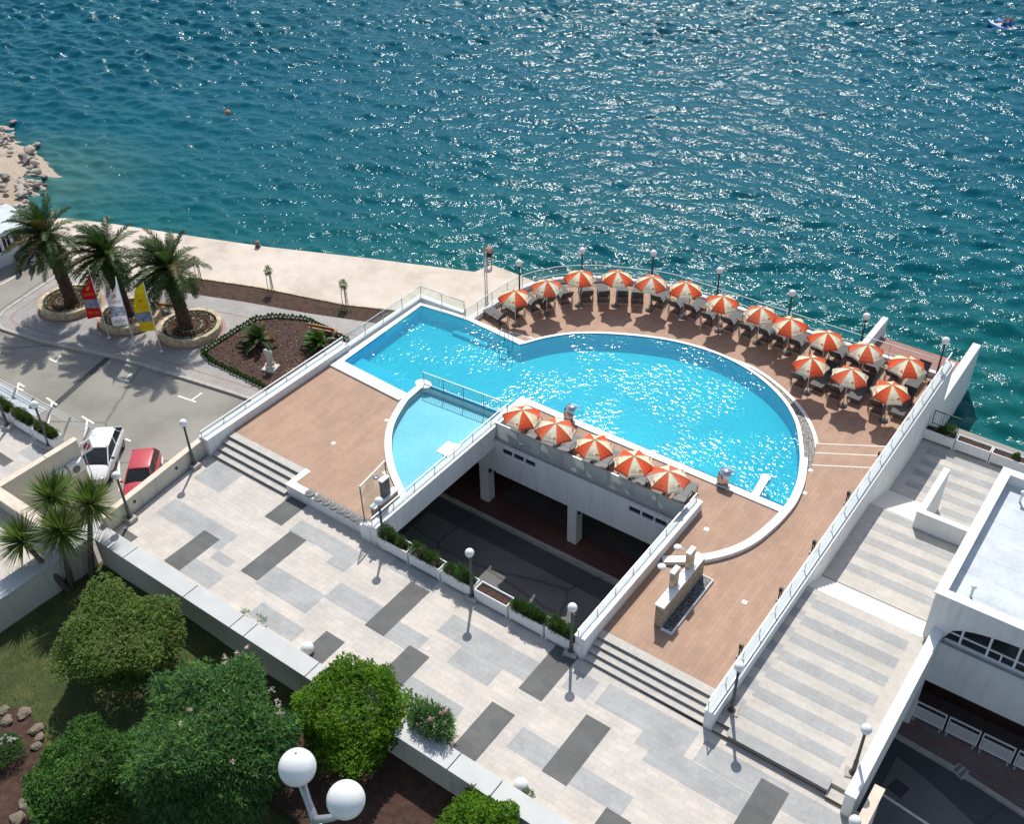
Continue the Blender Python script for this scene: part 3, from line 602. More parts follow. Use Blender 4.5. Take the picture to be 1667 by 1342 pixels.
k = MB(); k.sheet(kids, ZW-.001); struct(k, 'paddling_water', poolwater('paddling_water', (.78, .965, .985), 4, .1, .05, (.1, .45, .6), .1, False))
k = MB()
k.strip(rim_out, rim_in, .3, ZC); k.strip(kid_out, kid_in, .2, ZC)
k.strip([(-35.45, 31.10), (-30.36, 30.84)], [(-35.3, 31.8), (-30.2, 31.5)], .3, ZC-.002)
k.box(-24.9, rim_in[i_s][0]+.04, 34.22, 34.62, .3, ZC-.001)
k.box(-25.42, -24.86, 32.86, 34.61, .3, ZC-.004); k.strip(arc_sea, offset(arc_sea, .2), .0, ZC-.03)
k.strip([(-35.2, 38.4), (-32.1, 38.7), (-28.2, 38.36)], [(-35.2, 38.62), (-32.15, 38.98), (-28.15, 38.75)], -.2, ZC-.001)
k.strip([(-35.0, 31.6), (-35.2, 38.62)], [(-35.42, 31.6), (-35.45, 38.62)], .3, ZC-.003)
k.strip([(-30.1, 32.5), (-25.38, 32.82)], [(-30.0, 32.74), (-25.38, 33.06)], -.4, ZW-.06)
k.lathe([(.001, ZC-.3), (.42, ZC-.3), (.42, ZC+.004), (.001, ZC+.004)], 24, (-30.2, 32.62, 0), 0, False, 1.15, .8)
k.bar((-12.47, 34.5, ZC-.14), (-12.62, 35.9, ZC-.14), .36, .3); k.lathe([(.001, ZC-.3), (.24, ZC-.3), (.24, ZC+.012), (.001, ZC+.012)], 20, (-12.63, 35.95, 0), 0, False)
k.build('coping', COPING, pool)
gr = offset(arc_sea[22:], .21); gi = len(gr); go = [(p[0]+(.05+.62*min(1, i/10))*math.cos(math.atan2(p[1]-35.5, p[0]+19.8)), p[1]+(.05+.62*min(1, i/10))*math.sin(math.atan2(p[1]-35.5, p[0]+19.8))) for i, p in enumerate(gr)]
k = MB(); k.strip(gr, go, .0, .10); k.build('gravel_strip', PEB_GREY, pool)
k = MB(); k.strip(go, [(p[0]+.18*math.cos(math.atan2(p[1]-35.5, p[0]+19.8)), p[1]+.18*math.sin(math.atan2(p[1]-35.5, p[0]+19.8))) for p in go], .0, .14); k.build('kerb', COPING, pool)

# decks
k = MB(); k.prism([(-35.48, 24.36), (-30.2, 24.36), (-30.2, 23.4), (-25.1, 23.4), (-25.1, 25.2)]+[p for p in kid_out[::-1] if p[1] < 30.9]+[(-30.36, 30.84), (-35.48, 31.10)], -.12, .60, 0, 1); struct(k, 'deck', [DECK, WHITE])
south = [(-24.9, 31.55), (-24.9, 34.22)]+[p for p in [(rim_in[i_s][0]+.02, 34.22)]]+[p for p in rim_in if p[1] < 34.1]+[(-14.05, 28.5), (-14.05, 31.55)]
k = MB(); k.prism(south, .1, .64, 0, 1); struct(k, 'deck', [DECK, WHITE])
l1, l2, l3 = [(axy(a[0], a[1], z), axy(b[0], b[1], z)) for a, b, z in [((1315, 757), (1420, 762), .5), ((1315, 737), (1428, 742), .35), ((1320, 722), (1438, 727), .2)]]
def xfix(p, q, xa, xb):
    f = lambda x: p[1]+(q[1]-p[1])*(x-p[0])/(q[0]-p[0]); return (xa, f(xa)), (xb, f(xb))
l1 = xfix(*l1, -11.3, -8.78); l2 = xfix(*l2, -11.6, -8.78); l3 = xfix(*l3, -11.9, -8.78)
k = MB(); k.prism([(-14.0, 24.2), (-8.78, 24.2), l1[1], l1[0]]+[p for p in rim_out if p[1] < 37.6]+[(-14.0, 28.4)], -.3, .50, 0, 1); struct(k, 'deck', [DECK, WHITE])
seaedge = spline([(-32.45, 39.0), (-32.4, 40.5), (-32.3, 42.3), (-32.0, 43.9), (-31.4, 45.1), (-30.6, 46.15), (-29.0, 47.35), (-27.1, 48.25), (-25, 48.95), (-22.5, 49.05), (-15.3, 49.0), (-9.0, 49.1)], 4)
k = MB(); k.prism([(-32.45, 38.9), (-28.2, 38.7)]+offset(arc_sea, .1)[1:]+[(-11.75, 38.3), l3[0], l3[1], (-8.78, 49.1)]+seaedge[::-1], -9, .05, 0, 1); struct(k, 'deck', [DECK, WHITE])
k = MB(); k.prism([l1[0], l1[1], l2[1], l2[0]], .04, .35); k.prism([l2[0], l2[1], l3[1], l3[0]], .03, .2); tag(k.build('deck_steps', DECK), 'shallow wooden steps with white nosings between pool rim and terrace wall', 'steps')
do = bpy.data.objects['deck_steps']; k = MB()
for (a, b), z in ((l1, .5), (l2, .35), (l3, .2)): k.bar((*a, z), (*b, z), .05, .012)
k.build('nosing', COPING, do)
k = MB()
for i, (c, z) in enumerate(((.34, .5), (.68, .35), (1.0, .2))):
    k.prism([(-29.9+i*.45, 38.84), (-28.1, 38.72), (-27.75, 39.3+.0*c), (-27.75-.3+.3*c, 39.3+c*.5), (-29.9+i*.45, 38.95+c)], .04+i*.002, z)
o = tag(k.build('corner_steps', DECK), 'small wooden corner steps behind the pool ladder', 'steps'); k = MB()
for c, z, i in ((.34, .5, 0), (.68, .35, 1), (1.0, .2, 2)): k.bar((-29.9+i*.45, 38.95+c, z), (-28.05+.3*c, 39.3+c*.5, z), .035, .012)
k.build('nosing', COPING, o)
# main stairs
def stairs(x0, x1, ys, zs, label):
    o = thing('staircase', label, 'stairs'); k = MB(); r = MB()
    for i, (y, z) in enumerate(zip(ys, zs)):
        y1 = ys[i+1] if i+1 < len(ys) else ys[i]+.36
        k.box(x0, x1, y-.025, y1+.0 if i+1 < len(ys) else y1, z-.045, z); r.box(x0+.004, x1-.004, y, y1+.3 if i+1 < len(ys) else y1, 0.0 if i == 0 else zs[i-1]-.05, z-.046)
    k.build('tread', STEPS, o); r.build('riser', RISER, o)
stairs(-35.5, -30.5, [22.92, 23.28, 23.64, 24.0], [.15, .30, .45, .602], 'pale stone stairs from the plaza up to the left wooden deck')
stairs(-14.0, -8.78, [22.88, 23.20, 23.52, 23.84], [.125, .25, .375, .502], 'pale stone stairs up to the deck with the shower wall')
# block under the pool: hole back wall with strip windows, columns, soffit
bld = thing('pool_building', 'white concrete building carrying the pool above the sunken street', 'building')
k = MB(); Y0 = 31.4
wins = [(-24.28, -22.25, -.29, .05), (-17.12, -15.09, -.26, .09)]
k.box(-24.7, -14.2, Y0, Y0+.3, -1.75, -.32); k.box(-24.7, -14.2, Y0, Y0+.3, .10, .40)
xs = [-24.7]+[v for w_ in wins for v in w_[:2]]+[-14.2]
for a, b in zip(xs[::2], xs[1::2]): k.box(a, b, Y0+.001, Y0+.299, -.32, .10)
k.box(-24.75, -14.15, 31.69, 31.72, .3, .45)
k.build('wall', WHITE, bld)
for a, b, c, d in wins:
    f = MB()
    f.box(a, b, Y0-.02, Y0+.08, -.32, -.27); f.box(a, b, Y0-.02, Y0+.08, .06, .10)
    for t in (0, 1/3, 2/3, 1): x = a+(b-a)*t; f.box(x-.035, x+.035, Y0-.022, Y0+.08, -.27, .06)
    f.box(a-.03, b+.03, Y0-.06, Y0-.021, -.345, -.32)
    fo = f.build('window', WPOST, bld); g = MB(); g.box(a, b, Y0+.1, Y0+.11, -.32, .1); g.build('pane', DGLASS, fo)
k = MB(); k.box(-36.1, -8.5, 31.71, 38.85, -1.75, -1.45); k.box(-36.1, -8.5, 37.5, 37.8, ST, -1.75); k.build('soffit', WHITE, bld)
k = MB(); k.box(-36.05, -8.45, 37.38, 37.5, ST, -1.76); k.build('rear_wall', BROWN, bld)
for x in (-25.35, -20.0, -14.6): k = MB(); k.box(x-.42, x+.1, Y0-.003, Y0+.55, ST+.1, -1.7); c_ = k.build('column', WHITE, bld, bevel=.015); k = MB(); k.box(x+.1, x+.2, Y0+.1, Y0+.24, -2.1, -1.92); k.build('lamp', DKMET, c_)
k = MB(); k.box(-36.1, -35.8, 22.86, 31.4, ST, 0); k.box(-36.1, -35.8, 31.4, 39.1, ST-4, -.2); k.box(-35.8, -32.4, 38.9, 39.1, -6, .2); k.box(-36.1, -24.7, 31.42, 31.7, -1.7, .2); k.build('side_wall', WHITE, bld)  # lower left wall is added: it shuts the underpass so the street stays dark
k = MB(); k.box(-24.7, -14.2, Y0-.02, Y0-.001, .36, .44); k.build('drip_edge', RAILG, bld)
# balustrade of frosted glass above the hole
o = thing('glass_balustrade', 'long frosted glass balustrade in front of the five umbrellas above the street', 'balustrade')
k = MB(); k.box(-24.68, -14.35, 31.46, 31.475, .42, 1.40); k.build('glass_panel', FROST, o)
k = MB(); k.box(-24.7, -14.33, 31.44, 31.495, 1.40, 1.43); k.build('handrail', RAILG, o)
for i in range(9): x = -24.6+10.1*i/8; MB().box(x-.03, x+.03, 31.475, 31.52, .45, 1.35).build('clamp', STEEL, o)
def parapet(name, label, x0, x1, y0, y1, zb, zt, xr, zr, posts=True, groove=True):
    o = thing(name, label, 'wall'); k = MB(); k.box(x0, x1, y0, y1, zb, zt-.05); k.build('wall', WHITE, o)
    k = MB(); k.box(x0-.03, x1+.03, y0-.03, y1, zt-.05, zt); k.build('cap', WHITE2, o)
    if groove: k = MB(); xm = xr+(.17 if xr < (x0+x1)/2 else -.17); k.box(xm-.035, xm+.035, y0+.05, y1, zt, zt+.012); k.build('glazing_channel', RAILG, o)
    k = MB(); n = max(1, round((y1-y0)/1.4)); 
    for i in range(n): a = y0+(y1-y0)*i/n+.06; b = y0+(y1-y0)*(i+1)/n-.02; k.box(xr-.006, xr+.006, a, b, zt+.013, zr-.02)
    k.build('glass_panel', GLASS, o)
    k = MB(); k.box(xr-.028, xr+.028, y0, y1, zr-.02, zr+.015)
    k.build('handrail', WPOST, o)
    for i in range(n+1): y = min(y1-.03, y0+.03+(y1-y0)*i/n); k = MB(); k.box(xr-.012, xr+.012, y-.02, y+.02, zt, zr-.02); k.build('rail_post', GALV, o)
    return o
parapet('terrace_wall', 'long white wall with glass rail between the shower deck and the striped promenade', -8.78, -8.42, 22.82, 49.36, -2.3, 1.0, -8.69, 1.55)
parapet('terrace_wall', 'white wall with glass rail at the left edge of the bare wooden deck', -36.05, -35.5, 22.84, 32.75, -.4, 1.05, -35.92, 1.36)
parapet('terrace_wall', 'white wall with rail between the sunken street and the paddling pool', -25.12, -24.72, 22.92, 32.9, -.12, 1.12, -24.98, 1.5)
parapet('terrace_wall', 'white wall with rail between the sunken street and the shower wall', -14.42, -14.0, 22.88, 32.4, -.5, 1.18, -14.3, 1.5)
for y in (23.6, 29.0): pass
# low wall with umbrella feet on it
o = thing('low_wall', 'low white wall between the plaza and the deck carrying dark round discs', 'wall')
k = MB(); k.box(-30.5, -25.12, 23.07, 23.4, 0, .57); k.box(-30.5, -30.2, 23.4, 24.36, 0, .57); k.build('wall', WHITE, o)
k = MB(); k.box(-30.52, -25.12, 23.05, 23.42, .57, .615); k.box(-30.52, -30.18, 23.42, 24.38, .57, .614); k.build('cap', COPING, o)
k = MB(); k.box(-25.72, -25.13, 22.9, 23.06, 0, .8); k.box(-25.5, -25.13, 22.9, 23.06, .8, .95); k.build('end_pier', WHITE, o)
# white rim wall at the left end of the pool
o = thing('pool_parapet', 'low white parapet with tall glass at the pool corner above the quay', 'wall')
k = MB(); k.strip([(-35.9, 32.75), (-35.9, 39.2), (-32.6, 39.25)], [(-35.58, 32.75), (-35.58, 38.88), (-32.6, 38.98)], -.5, .82); k.build('wall', WHITE2, o)
k = MB()
gl = [(-35.74, 32.8), (-35.74, 34.3), (-35.74, 35.8), (-35.74, 37.4), (-35.74, 39.05), (-34.2, 39.08), (-32.6, 39.12)]
for a, b in zip(gl[:-1], gl[1:]): k.bar((*a, 1.14), (*b, 1.14), .012, .62)
k.build('glass_panel', GLASS, o)
k = MB(); k.tube([(*p, 1.47) for p in gl], .018, 6); k.build('handrail', RAILG, o)
[MB().box(p[0]-.015, p[0]+.015, p[1]-.015, p[1]+.015, .8, 1.46).build('rail_post', RAILG, o) for p in gl]
# sea-side rail along the curve
o = thing('sea_railing', 'curved white kerb and thin rail along the seaward deck edge', 'railing')
k = MB(); k.strip(seaedge, offset(seaedge, -.24), .04, .34); k.build('kerb', WHITE2, o)
se = offset(seaedge, -.0); k = MB(); k.tube([(x, y, 1.05) for x, y in se], .022, 6); k.tube([(x, y, .5) for x, y in se], .016, 6); k.build('handrail', WPOST, o)
[MB().tube([(x, y, .3), (x, y, 1.05)], .018, 6).build('rail_post', RAILG, o) for x, y in se[::3]]
k = MB()
for a, b in zip(se[:24:3], se[3:27:3]): k.bar((*a, .78), (*b, .78), .012, .5)
k.build('glass_panel', GLASS, o)
# lower bathing platform
k = MB(); k.box(-14.0, -8.95, 48.9, 55.6, -9, -2.9); struct(k, 'bathing_platform', PINKDECK)
k = MB(); k.box(-9.0, -8.55, 49.4, 56.6, -9, -2.0); tag(k.build('pier_wall', WHITE), 'white wall running out into the sea right of the pink platform', 'wall')
k = MB(); k.box(-14.3, -13.95, 49.0, 56.4, -9, -2.0); tag(k.build('pier_wall', WHITE), 'white wall end showing behind the umbrellas left of the pink platform', 'wall')
# ------------------------------------------------------------------ lamp posts
def lamp_post(name, label, group, h, base=True, col=POST, R=.19):
    t = thing(name, label, 'street lamp', group=group)
    k = MB(); k.tube([(0, 0, 0), (0, 0, .9), (0, 0, .92), (0, 0, h-2*R)], [.085, .08, .062, .05] if base else [.06, .055, .05, .04], 10); k.build('pole', col, t)
    k = MB(); k.lathe([(.001, h-2*R-.06), (.085, h-2*R-.06), (.10, h-2*R+.03), (.001, h-2*R+.03)], 14); k.build('collar', col, t)
    k = MB(); k.ball((0, 0, h-R), R, 24, 14); k.build('globe', GLOBE, t)
    if base:
        k = MB(); k.box(-.27, .27, -.22, .22, 0, .2); k.build('plinth', CONC, t, bevel=.02)
        k = MB(); k.lathe([(.001, .2), (.15, .2), (.15, .225), (.08, .235), (.07, .3), (.001, .3)], 12); k.build('foot', col, t)
    return t
G_ = 'globe lamp posts along the plaza'
LP = [((317, 760), 0, 'globe lamp post on the plaza beside the left deck stairs'), ((213, 847), 0, 'globe lamp post by the parapet above the red car'), ((626, 890), 0, 'globe lamp post at the corner of the low wall with dark discs'),
      ((769, 975), 0, 'globe lamp post between the third and fourth white planter'), ((930, 1065), 0, 'globe lamp post in front of the rightmost plaza planter'), ((1190, 1162), .15, 'globe lamp post at the foot of the long terrace wall'),
      ((1387, 1264), .15, 'globe lamp post beside the white parapet at the promenade steps'), ((82, 729), 0, 'globe lamp post at the end of the bushy planters on the upper terrace'), ((14, 697), 0, 'lamp post by the planters at the left picture edge')]
proto = None
for i, ((px, py), z, lab) in enumerate(LP):
    p = at(px, py, z)
    if proto is None: proto = lamp_post('globe_lamp', lab, G_, 2.87); o = proto
    else: o = copy_tree(proto)
    o.location = p; o['label'] = lab; o.rotation_euler = (0, 0, .05*i)
p = at(1391, 1340, 2.6); o = copy_tree(proto); o.location = (p.x, p.y, 0); o['label'] = 'globe lamp cut off by the bottom picture edge beside the peach capped wall'
G2 = 'globe lamp posts along the seaward rail'
SL = ['globe lamp post at the left end of the sea rail, nearest the bather', 'sea rail lamp post rising just behind the third umbrella of the curve', 'sea rail lamp post rising behind the fifth umbrella of the curve', 'sea rail lamp post rising just behind the seventh umbrella', 'sea rail lamp post rising just behind the ninth umbrella', 'sea rail lamp post next to the small white pier end', 'tall globe lamp post at the far corner of the terrace wall']
proto2 = None
for (px, py), lab in zip([(845, 428), (948, 408), (1064, 412), (1172, 440), (1290, 477), (1411, 515), (1540, 554.5)], SL):
    p = at(px, py, 2.52)
    if proto2 is None: proto2 = lamp_post('sea_lamp', lab, G2, 2.66, False, DKMET, .2); o = proto2
    else: o = copy_tree(proto2)
    o.location = (p.x, p.y, .05); o['label'] = lab
for (px, py), lab in (((500, 1056), 'low globe lamp peeping over the oleander by the grey capped wall'), ((848, 1279), 'low globe lamp beside red flowers behind the grey cap slabs')):
    p = at(px, py, .20); t = thing('low_globe_lamp', lab, 'lamp', (p.x, p.y, -.42), 0, 'low globe lamps behind the planting wall')
    k = MB(); k.ball((0, 0, .60), .275, 24, 14); k.build('globe', GLOBE, t); k = MB(); k.tube([(0, 0, 0), (0, 0, .34)], .06, 10); k.lathe([(.001, .27), (.15, .27), (.17, .36), (.001, .36)], 14); k.build('pole', DKMET, t)
p = [at(484, 1250, 14.2), at(563, 1303, 14.2)]; c = (p[0]+p[1])/2; jn = Vector((c.x+.12, c.y-.42, 13.55))
t = thing('twin_globe_lamp', 'tall grey mast with two large white globes in the near foreground', 'street lamp', (0, 0, 0))
k = MB(); k.tube([(jn.x, jn.y, -1.2), (jn.x, jn.y, 13.4)], [.16, .12], 12); k.build('pole', GALV, t)
k = MB()
for q in p: k.tube([jn, (jn*.5+q*.5)+Vector((0, 0, -.28)), q+Vector((0, 0, -.36))], [.09, .075, .10], 10)
k.build('arm', RAILG, t)
for q in p: k = MB(); k.ball(q, .385, 40, 24); g = k.build('globe', GLOBE, t); k = MB(); k.lathe([(.001, -.46), (.13, -.46), (.15, -.34), (.001, -.34)], 16, q); k.build('collar', RAILG, g)
k = MB(); k.lathe([(.001, 0), (.03, 0), (.022, .012), (.001, .012)], 12, (p[0].x-.03, p[0].y+.06, p[0].z+.375)); k.build('rust_stain', plain('rust', (.22, .12, .08), .9), t)

# ------------------------------------------------------------------ umbrellas
def txt(s, size, x=0, y=0):
    c = bpy.data.curves.new('lettering', 'FONT'); c.body = s; c.size = size; c.align_x = 'CENTER'; c.align_y = 'CENTER'; o = bpy.data.objects.new('lettering', c); COL.objects.link(o)
    dg = bpy.context.evaluated_depsgraph_get(); me = bpy.data.meshes.new_from_object(o.evaluated_get(dg)); vs = [(v.co.x+x, v.co.y+y) for v in me.vertices]; fs = [tuple(q.vertices) for q in me.polygons]
    bpy.data.objects.remove(o); bpy.data.meshes.remove(me); return vs, fs
def make_umbrella():
    t = thing('beach_umbrella', 'x', 'umbrella')
    R, HA, HR = .96, 2.25, 1.80
    prof = [(0.0, HA), (.27, HA-.075), (.53, HA-.18), (.77, HA-.31), (R, HR)]
    cut = lambda u: 1-.055*(1-abs(2*u-1)**2)        # the edge sags in between the ribs
    k = MB()
    for s in range(8):
        nseg = 4; mi = s % 2
        for i in range(len(prof)-1):
            for j in range(nseg):
                q = []
                for (ii, jj) in ((i, j), (i+1, j), (i+1, j+1), (i, j+1)):
                    u = jj/nseg; th = (s+u)*PI/4; r, z = prof[ii]; f = ii/(len(prof)-1); rr = r*(1-(1-cut(u))*f*1.4)*(math.cos(PI/8)/math.cos((u-.5)*PI/4) if ii else 1)
                    q.append((rr*math.cos(th), rr*math.sin(th), z-(.02*f*(1-abs(2*u-1)))))
                k.add(q if i else [q[0], q[1], q[2]], [(0, 1, 2, 3)] if i else [(0, 1, 2)], mi, False)
        for j in range(nseg):      # valance
            q = []
            for (jj, d) in ((j, 0), (j, 1), (j+1, 1), (j+1, 0)):
                u = jj/nseg; th = (s+u)*PI/4; rr = R*(1-(1-cut(u))*1.4)*math.cos(PI/8)/math.cos((u-.5)*PI/4); rr += .012*d; q.append((rr*math.cos(th), rr*math.sin(th), HR-.02*(1-abs(2*u-1))-.11*d))
            k.add(q, [(0, 1, 2, 3)], mi)
    k.build('canopy', [UM_RED, UM_CREAM], t)
    cn = t.children[0]
    k = MB()
    for s in range(8):
        th = s*PI/4; pts = [Vector((r*math.cos(th)*math.cos(PI/8)/math.cos(PI/8)*1.0, r*math.sin(th), z+.006)) for r, z in [(p_[0]*(1.0), p_[1]) for p_ in prof]]
        k.tube(pts, .011, 5)
    k.build('seam', UM_EDGE, cn)
    V1, F1 = txt('hotel', .115, -.09, .055); V2, F2 = txt('sunce', .115, -.07, -.06)
    for s in (1, 3, 5, 7):
        k = MB(); th = (s+.5)*PI/4; rad = Vector((math.cos(th), math.sin(th), 0)); tan = Vector((-math.sin(th), math.cos(th), 0))
        a, b = Vector((.75*math.cos(PI/8), 0, HA-.30)), Vector((R*math.cos(PI/8)*.93, 0, HR-.015)); sl = (b-a).normalized(); dn = rad*sl.x+Vector((0, 0, sl.z)); nrm = tan.cross(-dn).normalized()
        if nrm.z < 0: nrm = -nrm
        org = rad*(.70)+Vector((0, 0, HA-.305+.016))+rad*0
        f = lambda x, y, e=.018: org+tan*x-dn*y+nrm*e
        for VV, FF in ((V1, F1), (V2, F2)): k.add([f(x-.02, y-.02) for x, y in VV], FF)
        h = [(.20+.075*math.cos(PI*i/10), -.055+.075*math.sin(PI*i/10)) for i in range(11)]; k.add([f(x, y) for x, y in h], [tuple(range(11))])
        for q in range(2): y = -.085-.03*q; k.add([f(.135+.012*q, y), f(.265-.012*q, y), f(.265-.012*q, y+.014), f(.135+.012*q, y+.014)], [(0, 1, 2, 3)])
        k.build('lettering', UM_RED, cn)
    k = MB(); k.tube([(0, 0, .05), (0, 0, HA-.02)], .019, 8); k.build('pole', WPOST, t)
    k = MB(); k.lathe([(.001, HA-.01), (.03, HA-.01), (.02, HA+.03), (.001, HA+.045)], 10); k.build('finial', WPOST, t)
    k = MB(); k.lathe([(.001, 0), (.235, 0), (.235, .035), (.05, .075), (.04, .2), (.001, .2)], 20); k.build('base', plain('umbrella_base', (.10, .105, .11), .6, .2, 6), t)
    for s in range(8):
        th = s*PI/4; k = MB(); k.tube([(.03*math.cos(th), .03*math.sin(th), HA-.33), (.5*math.cos(th), .5*math.sin(th), HA-.205)], .007, 5); k.build('strut', WPOST, t)
    return t
UM = make_umbrella(); first = True
usea = [(838, 474), (890, 457), (943, 443), (1004, 443), (1061, 450), (1117, 461), (1176, 483), (1240, 502), (1290, 519), (1347, 542), (1411, 562), (1478, 584)]
ug = 'red and cream umbrellas by the pool'
for i, (px, py) in enumerate(usea):
    p = at(px, py, .05+2.25); lab = ORD[i]+' red and cream umbrella from the left along the sea rail'
    place(UM, (p.x, p.y, .05), PI/8*(0 if i % 3 else 1)+.25+i*.13, lab, first); first = False
for i, ((px, py), w_) in enumerate(zip([(1324, 582), (1384, 602), (1453, 626)], ['left', 'middle', 'right'])):
    p = at(px, py, 2.3); place(UM, (p.x, p.y, .05), .35+i*.3, w_+' of the three red and cream umbrellas standing in front of the sea rail row', False)
for i, (px, py) in enumerate([(850, 669), (903, 690), (966, 717), (1029, 744), (1087, 770)]):
    p = at(px, py, .64+2.02); o = place(UM, (p.x, p.y+.06, .64), .42+i*.21, ORD[i]+' umbrella from the left on the narrow deck above the street', False); o['low'] = 1
UM['group'] = ug
R2, C2 = cloth('canopy_red_faded', (.74, .15, .075), .14, var=.1), cloth('canopy_cream_faded', (.80, .77, .60), .14, var=.09); alt = None
for i, o in enumerate([q for q in COL.objects if q.name.split('.')[0] == 'canopy']):
    if i % 3 == 1:
        if alt is None: alt = o.data.copy(); alt.materials[0] = R2; alt.materials[1] = C2
        o.data = alt
random.seed(3)
for o in COL.objects:
    if o.name.startswith('beach_umbrella'): o['group'] = ug; o.rotation_euler.x = R_(random.uniform(-2.2, 2.2)); o.rotation_euler.y = R_(random.uniform(-2.2, 2.2)); s_ = random.uniform(.97, 1.03); o.scale = (s_, s_, .9 if o.get('low') else 1)
    if o.get('low'): del o['low']; o.rotation_euler.x = R_(random.uniform(-1, 1))

# ------------------------------------------------------------------ sun loungers
def make_lounger(back, name='sun_lounger'):
    """foot end towards +y, head towards -y; back = raised angle"""
    t = thing(name, 'x', 'sun lounger'); W2 = .31; zs = .36; hy = -.32
    k = MB(); n = 10
    for s in (-1, 1): k.bar((s*W2, hy, zs), (s*W2, 1.0, zs), .04, .045)
    k.bar((-W2, 1.0, zs), (W2, 1.0, zs), .04, .045); k.bar((-W2, hy, zs-.03), (W2, hy, zs-.03), .04, .03); k.build('frame', DKMET, t)
    k = MB(); k.box(-W2+.02, W2-.02, hy, .985, zs+.004, zs+.026)
    for i in range(1, 12): y = hy+(.985-hy)*i/12; k.box(-W2+.025, W2-.025, y-.004, y+.004, zs+.026, zs+.029, 1)
    k.build('seat', [SLING, DKMET], t)
    d = Vector((0, -math.cos(back), math.sin(back))); b0 = Vector((0, hy, zs+.015)); b1 = b0+d*.72; k = MB()
    k.bar(b0+d*.02, b1, W2*2-.05, .02, 0, (0, .2, 1)); k.build('backrest', SLING, t)
    k = MB()
    for s in (-1, 1): k.bar(b0+Vector((s*W2, 0, 0)), b1+Vector((s*W2, 0, 0)), .035, .035)
    k.bar(b1+Vector((-W2, 0, 0)), b1+Vector((W2, 0, 0)), .035, .035); k.build('back_frame', DKMET, t)
    for s in (-1, 1):
        for y in (.9, -.42): k = MB(); k.bar((s*W2, y, 0), (s*W2, y, zs), .035, .035); k.build('leg', DKMET, t)
        k = MB(); k.tube([(s*(W2+.02), .12, zs), (s*(W2+.03), .08, zs+.2), (s*(W2+.03), -.02, zs+.25), (s*(W2+.03), -.42, zs+.25), (s*(W2+.03), -.5, zs+.2), (s*(W2+.02), -.52, .02)], .017, 6); k.build('armrest', DKMET, t)
    k = MB(); k.bar((-W2, -.42, .06), (W2, -.42, .06), .03, .03); k.bar((-W2, .9, .1), (W2, .9, .1), .03, .03); k.build('stretcher', DKMET, t)
    return t
LA, LB, LC = make_lounger(R_(52)), make_lounger(R_(6)), make_lounger(R_(48))
for L_ in (LA, LC):
    for o in L_.children:
        if o.name.split('.')[0] in ('seat', 'backrest'): o.data.materials[0] = SLING2
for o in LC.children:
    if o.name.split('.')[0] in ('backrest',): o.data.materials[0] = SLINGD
lg = 'dark framed grey sun loungers on the terrace'
pos = [(-31.14, 40.56), (-30.82, 41.73), (-30.40, 42.91), (-29.90, 43.57), (-29.31, 44.55), (-28.39, 45.43), (-27.56, 46.00), (-26.64, 46.62), (-25.84, 47.0), (-24.54, 47.3), (-23.39, 47.35), (-22.42, 47.5), (-21.30, 47.3), (-20.10, 47.5), (-19.03, 47.5), (-18.00, 47.6), (-17.13, 47.5), (-16.13, 47.6), (-14.99, 47.75), (-13.90, 47.75), (-12.98, 47.8), (-11.92, 47.57), (-10.82, 47.75)]
ang = [79, 74, 63, 57, 50, 42, 37, 31, 26, 6, 2, 0, 3, 0, 2, -1, 1, 0, 2, 0, 1, 0, 1]
first = True
for i, ((x, y), a) in enumerate(zip(pos, ang)):
    lab = 'grey sun lounger, '+ORD[i]+' from the left along the sea rail'
    rz = R_(a+random.uniform(-2, 2)); place(LA, (x+.0, y-.18, .05), rz, lab, first); first = False
fr = [(-14.70, 44.78), (-12.79, 44.86), (-10.59, 44.86)]
for (x, y), w_ in zip(fr, ('left', 'middle', 'right')): place(LA, (x, y-.15, .05), R_(random.uniform(-3, 3)), 'grey lounger under the %s umbrella of the front row' % w_, False)
first = True
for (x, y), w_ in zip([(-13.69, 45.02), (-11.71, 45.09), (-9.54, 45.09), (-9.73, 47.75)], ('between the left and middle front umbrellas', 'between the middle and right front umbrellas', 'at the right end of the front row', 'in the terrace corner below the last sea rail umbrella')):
    place(LC, (x, y+.2, .05), PI+R_(random.uniform(-3, 3)), 'lounger with shaded upright back '+w_, first); first = False
spos = [(-23.84, 32.25), (-22.95, 32.25), (-21.91, 32.3), (-21.08, 32.35), (-19.87, 32.3), (-19.04, 32.4), (-17.82, 32.25), (-17.01, 32.35), (-16.06, 32.26), (-15.0, 32.5)]
first = True
for i, (x, y) in enumerate(spos):
    place(LB, (x, y+.16, .64), R_(random.uniform(-4, 4)), 'flat grey lounger, '+ORD[i]+' from the left behind the frosted balustrade', first); first = False
for o in COL.objects:
    if o.name.startswith('sun_lounger'): o['group'] = lg
    if o.name.startswith('sun_lounger') and str(o['label']).startswith('flat'): o.scale = (.92, .80, 1)

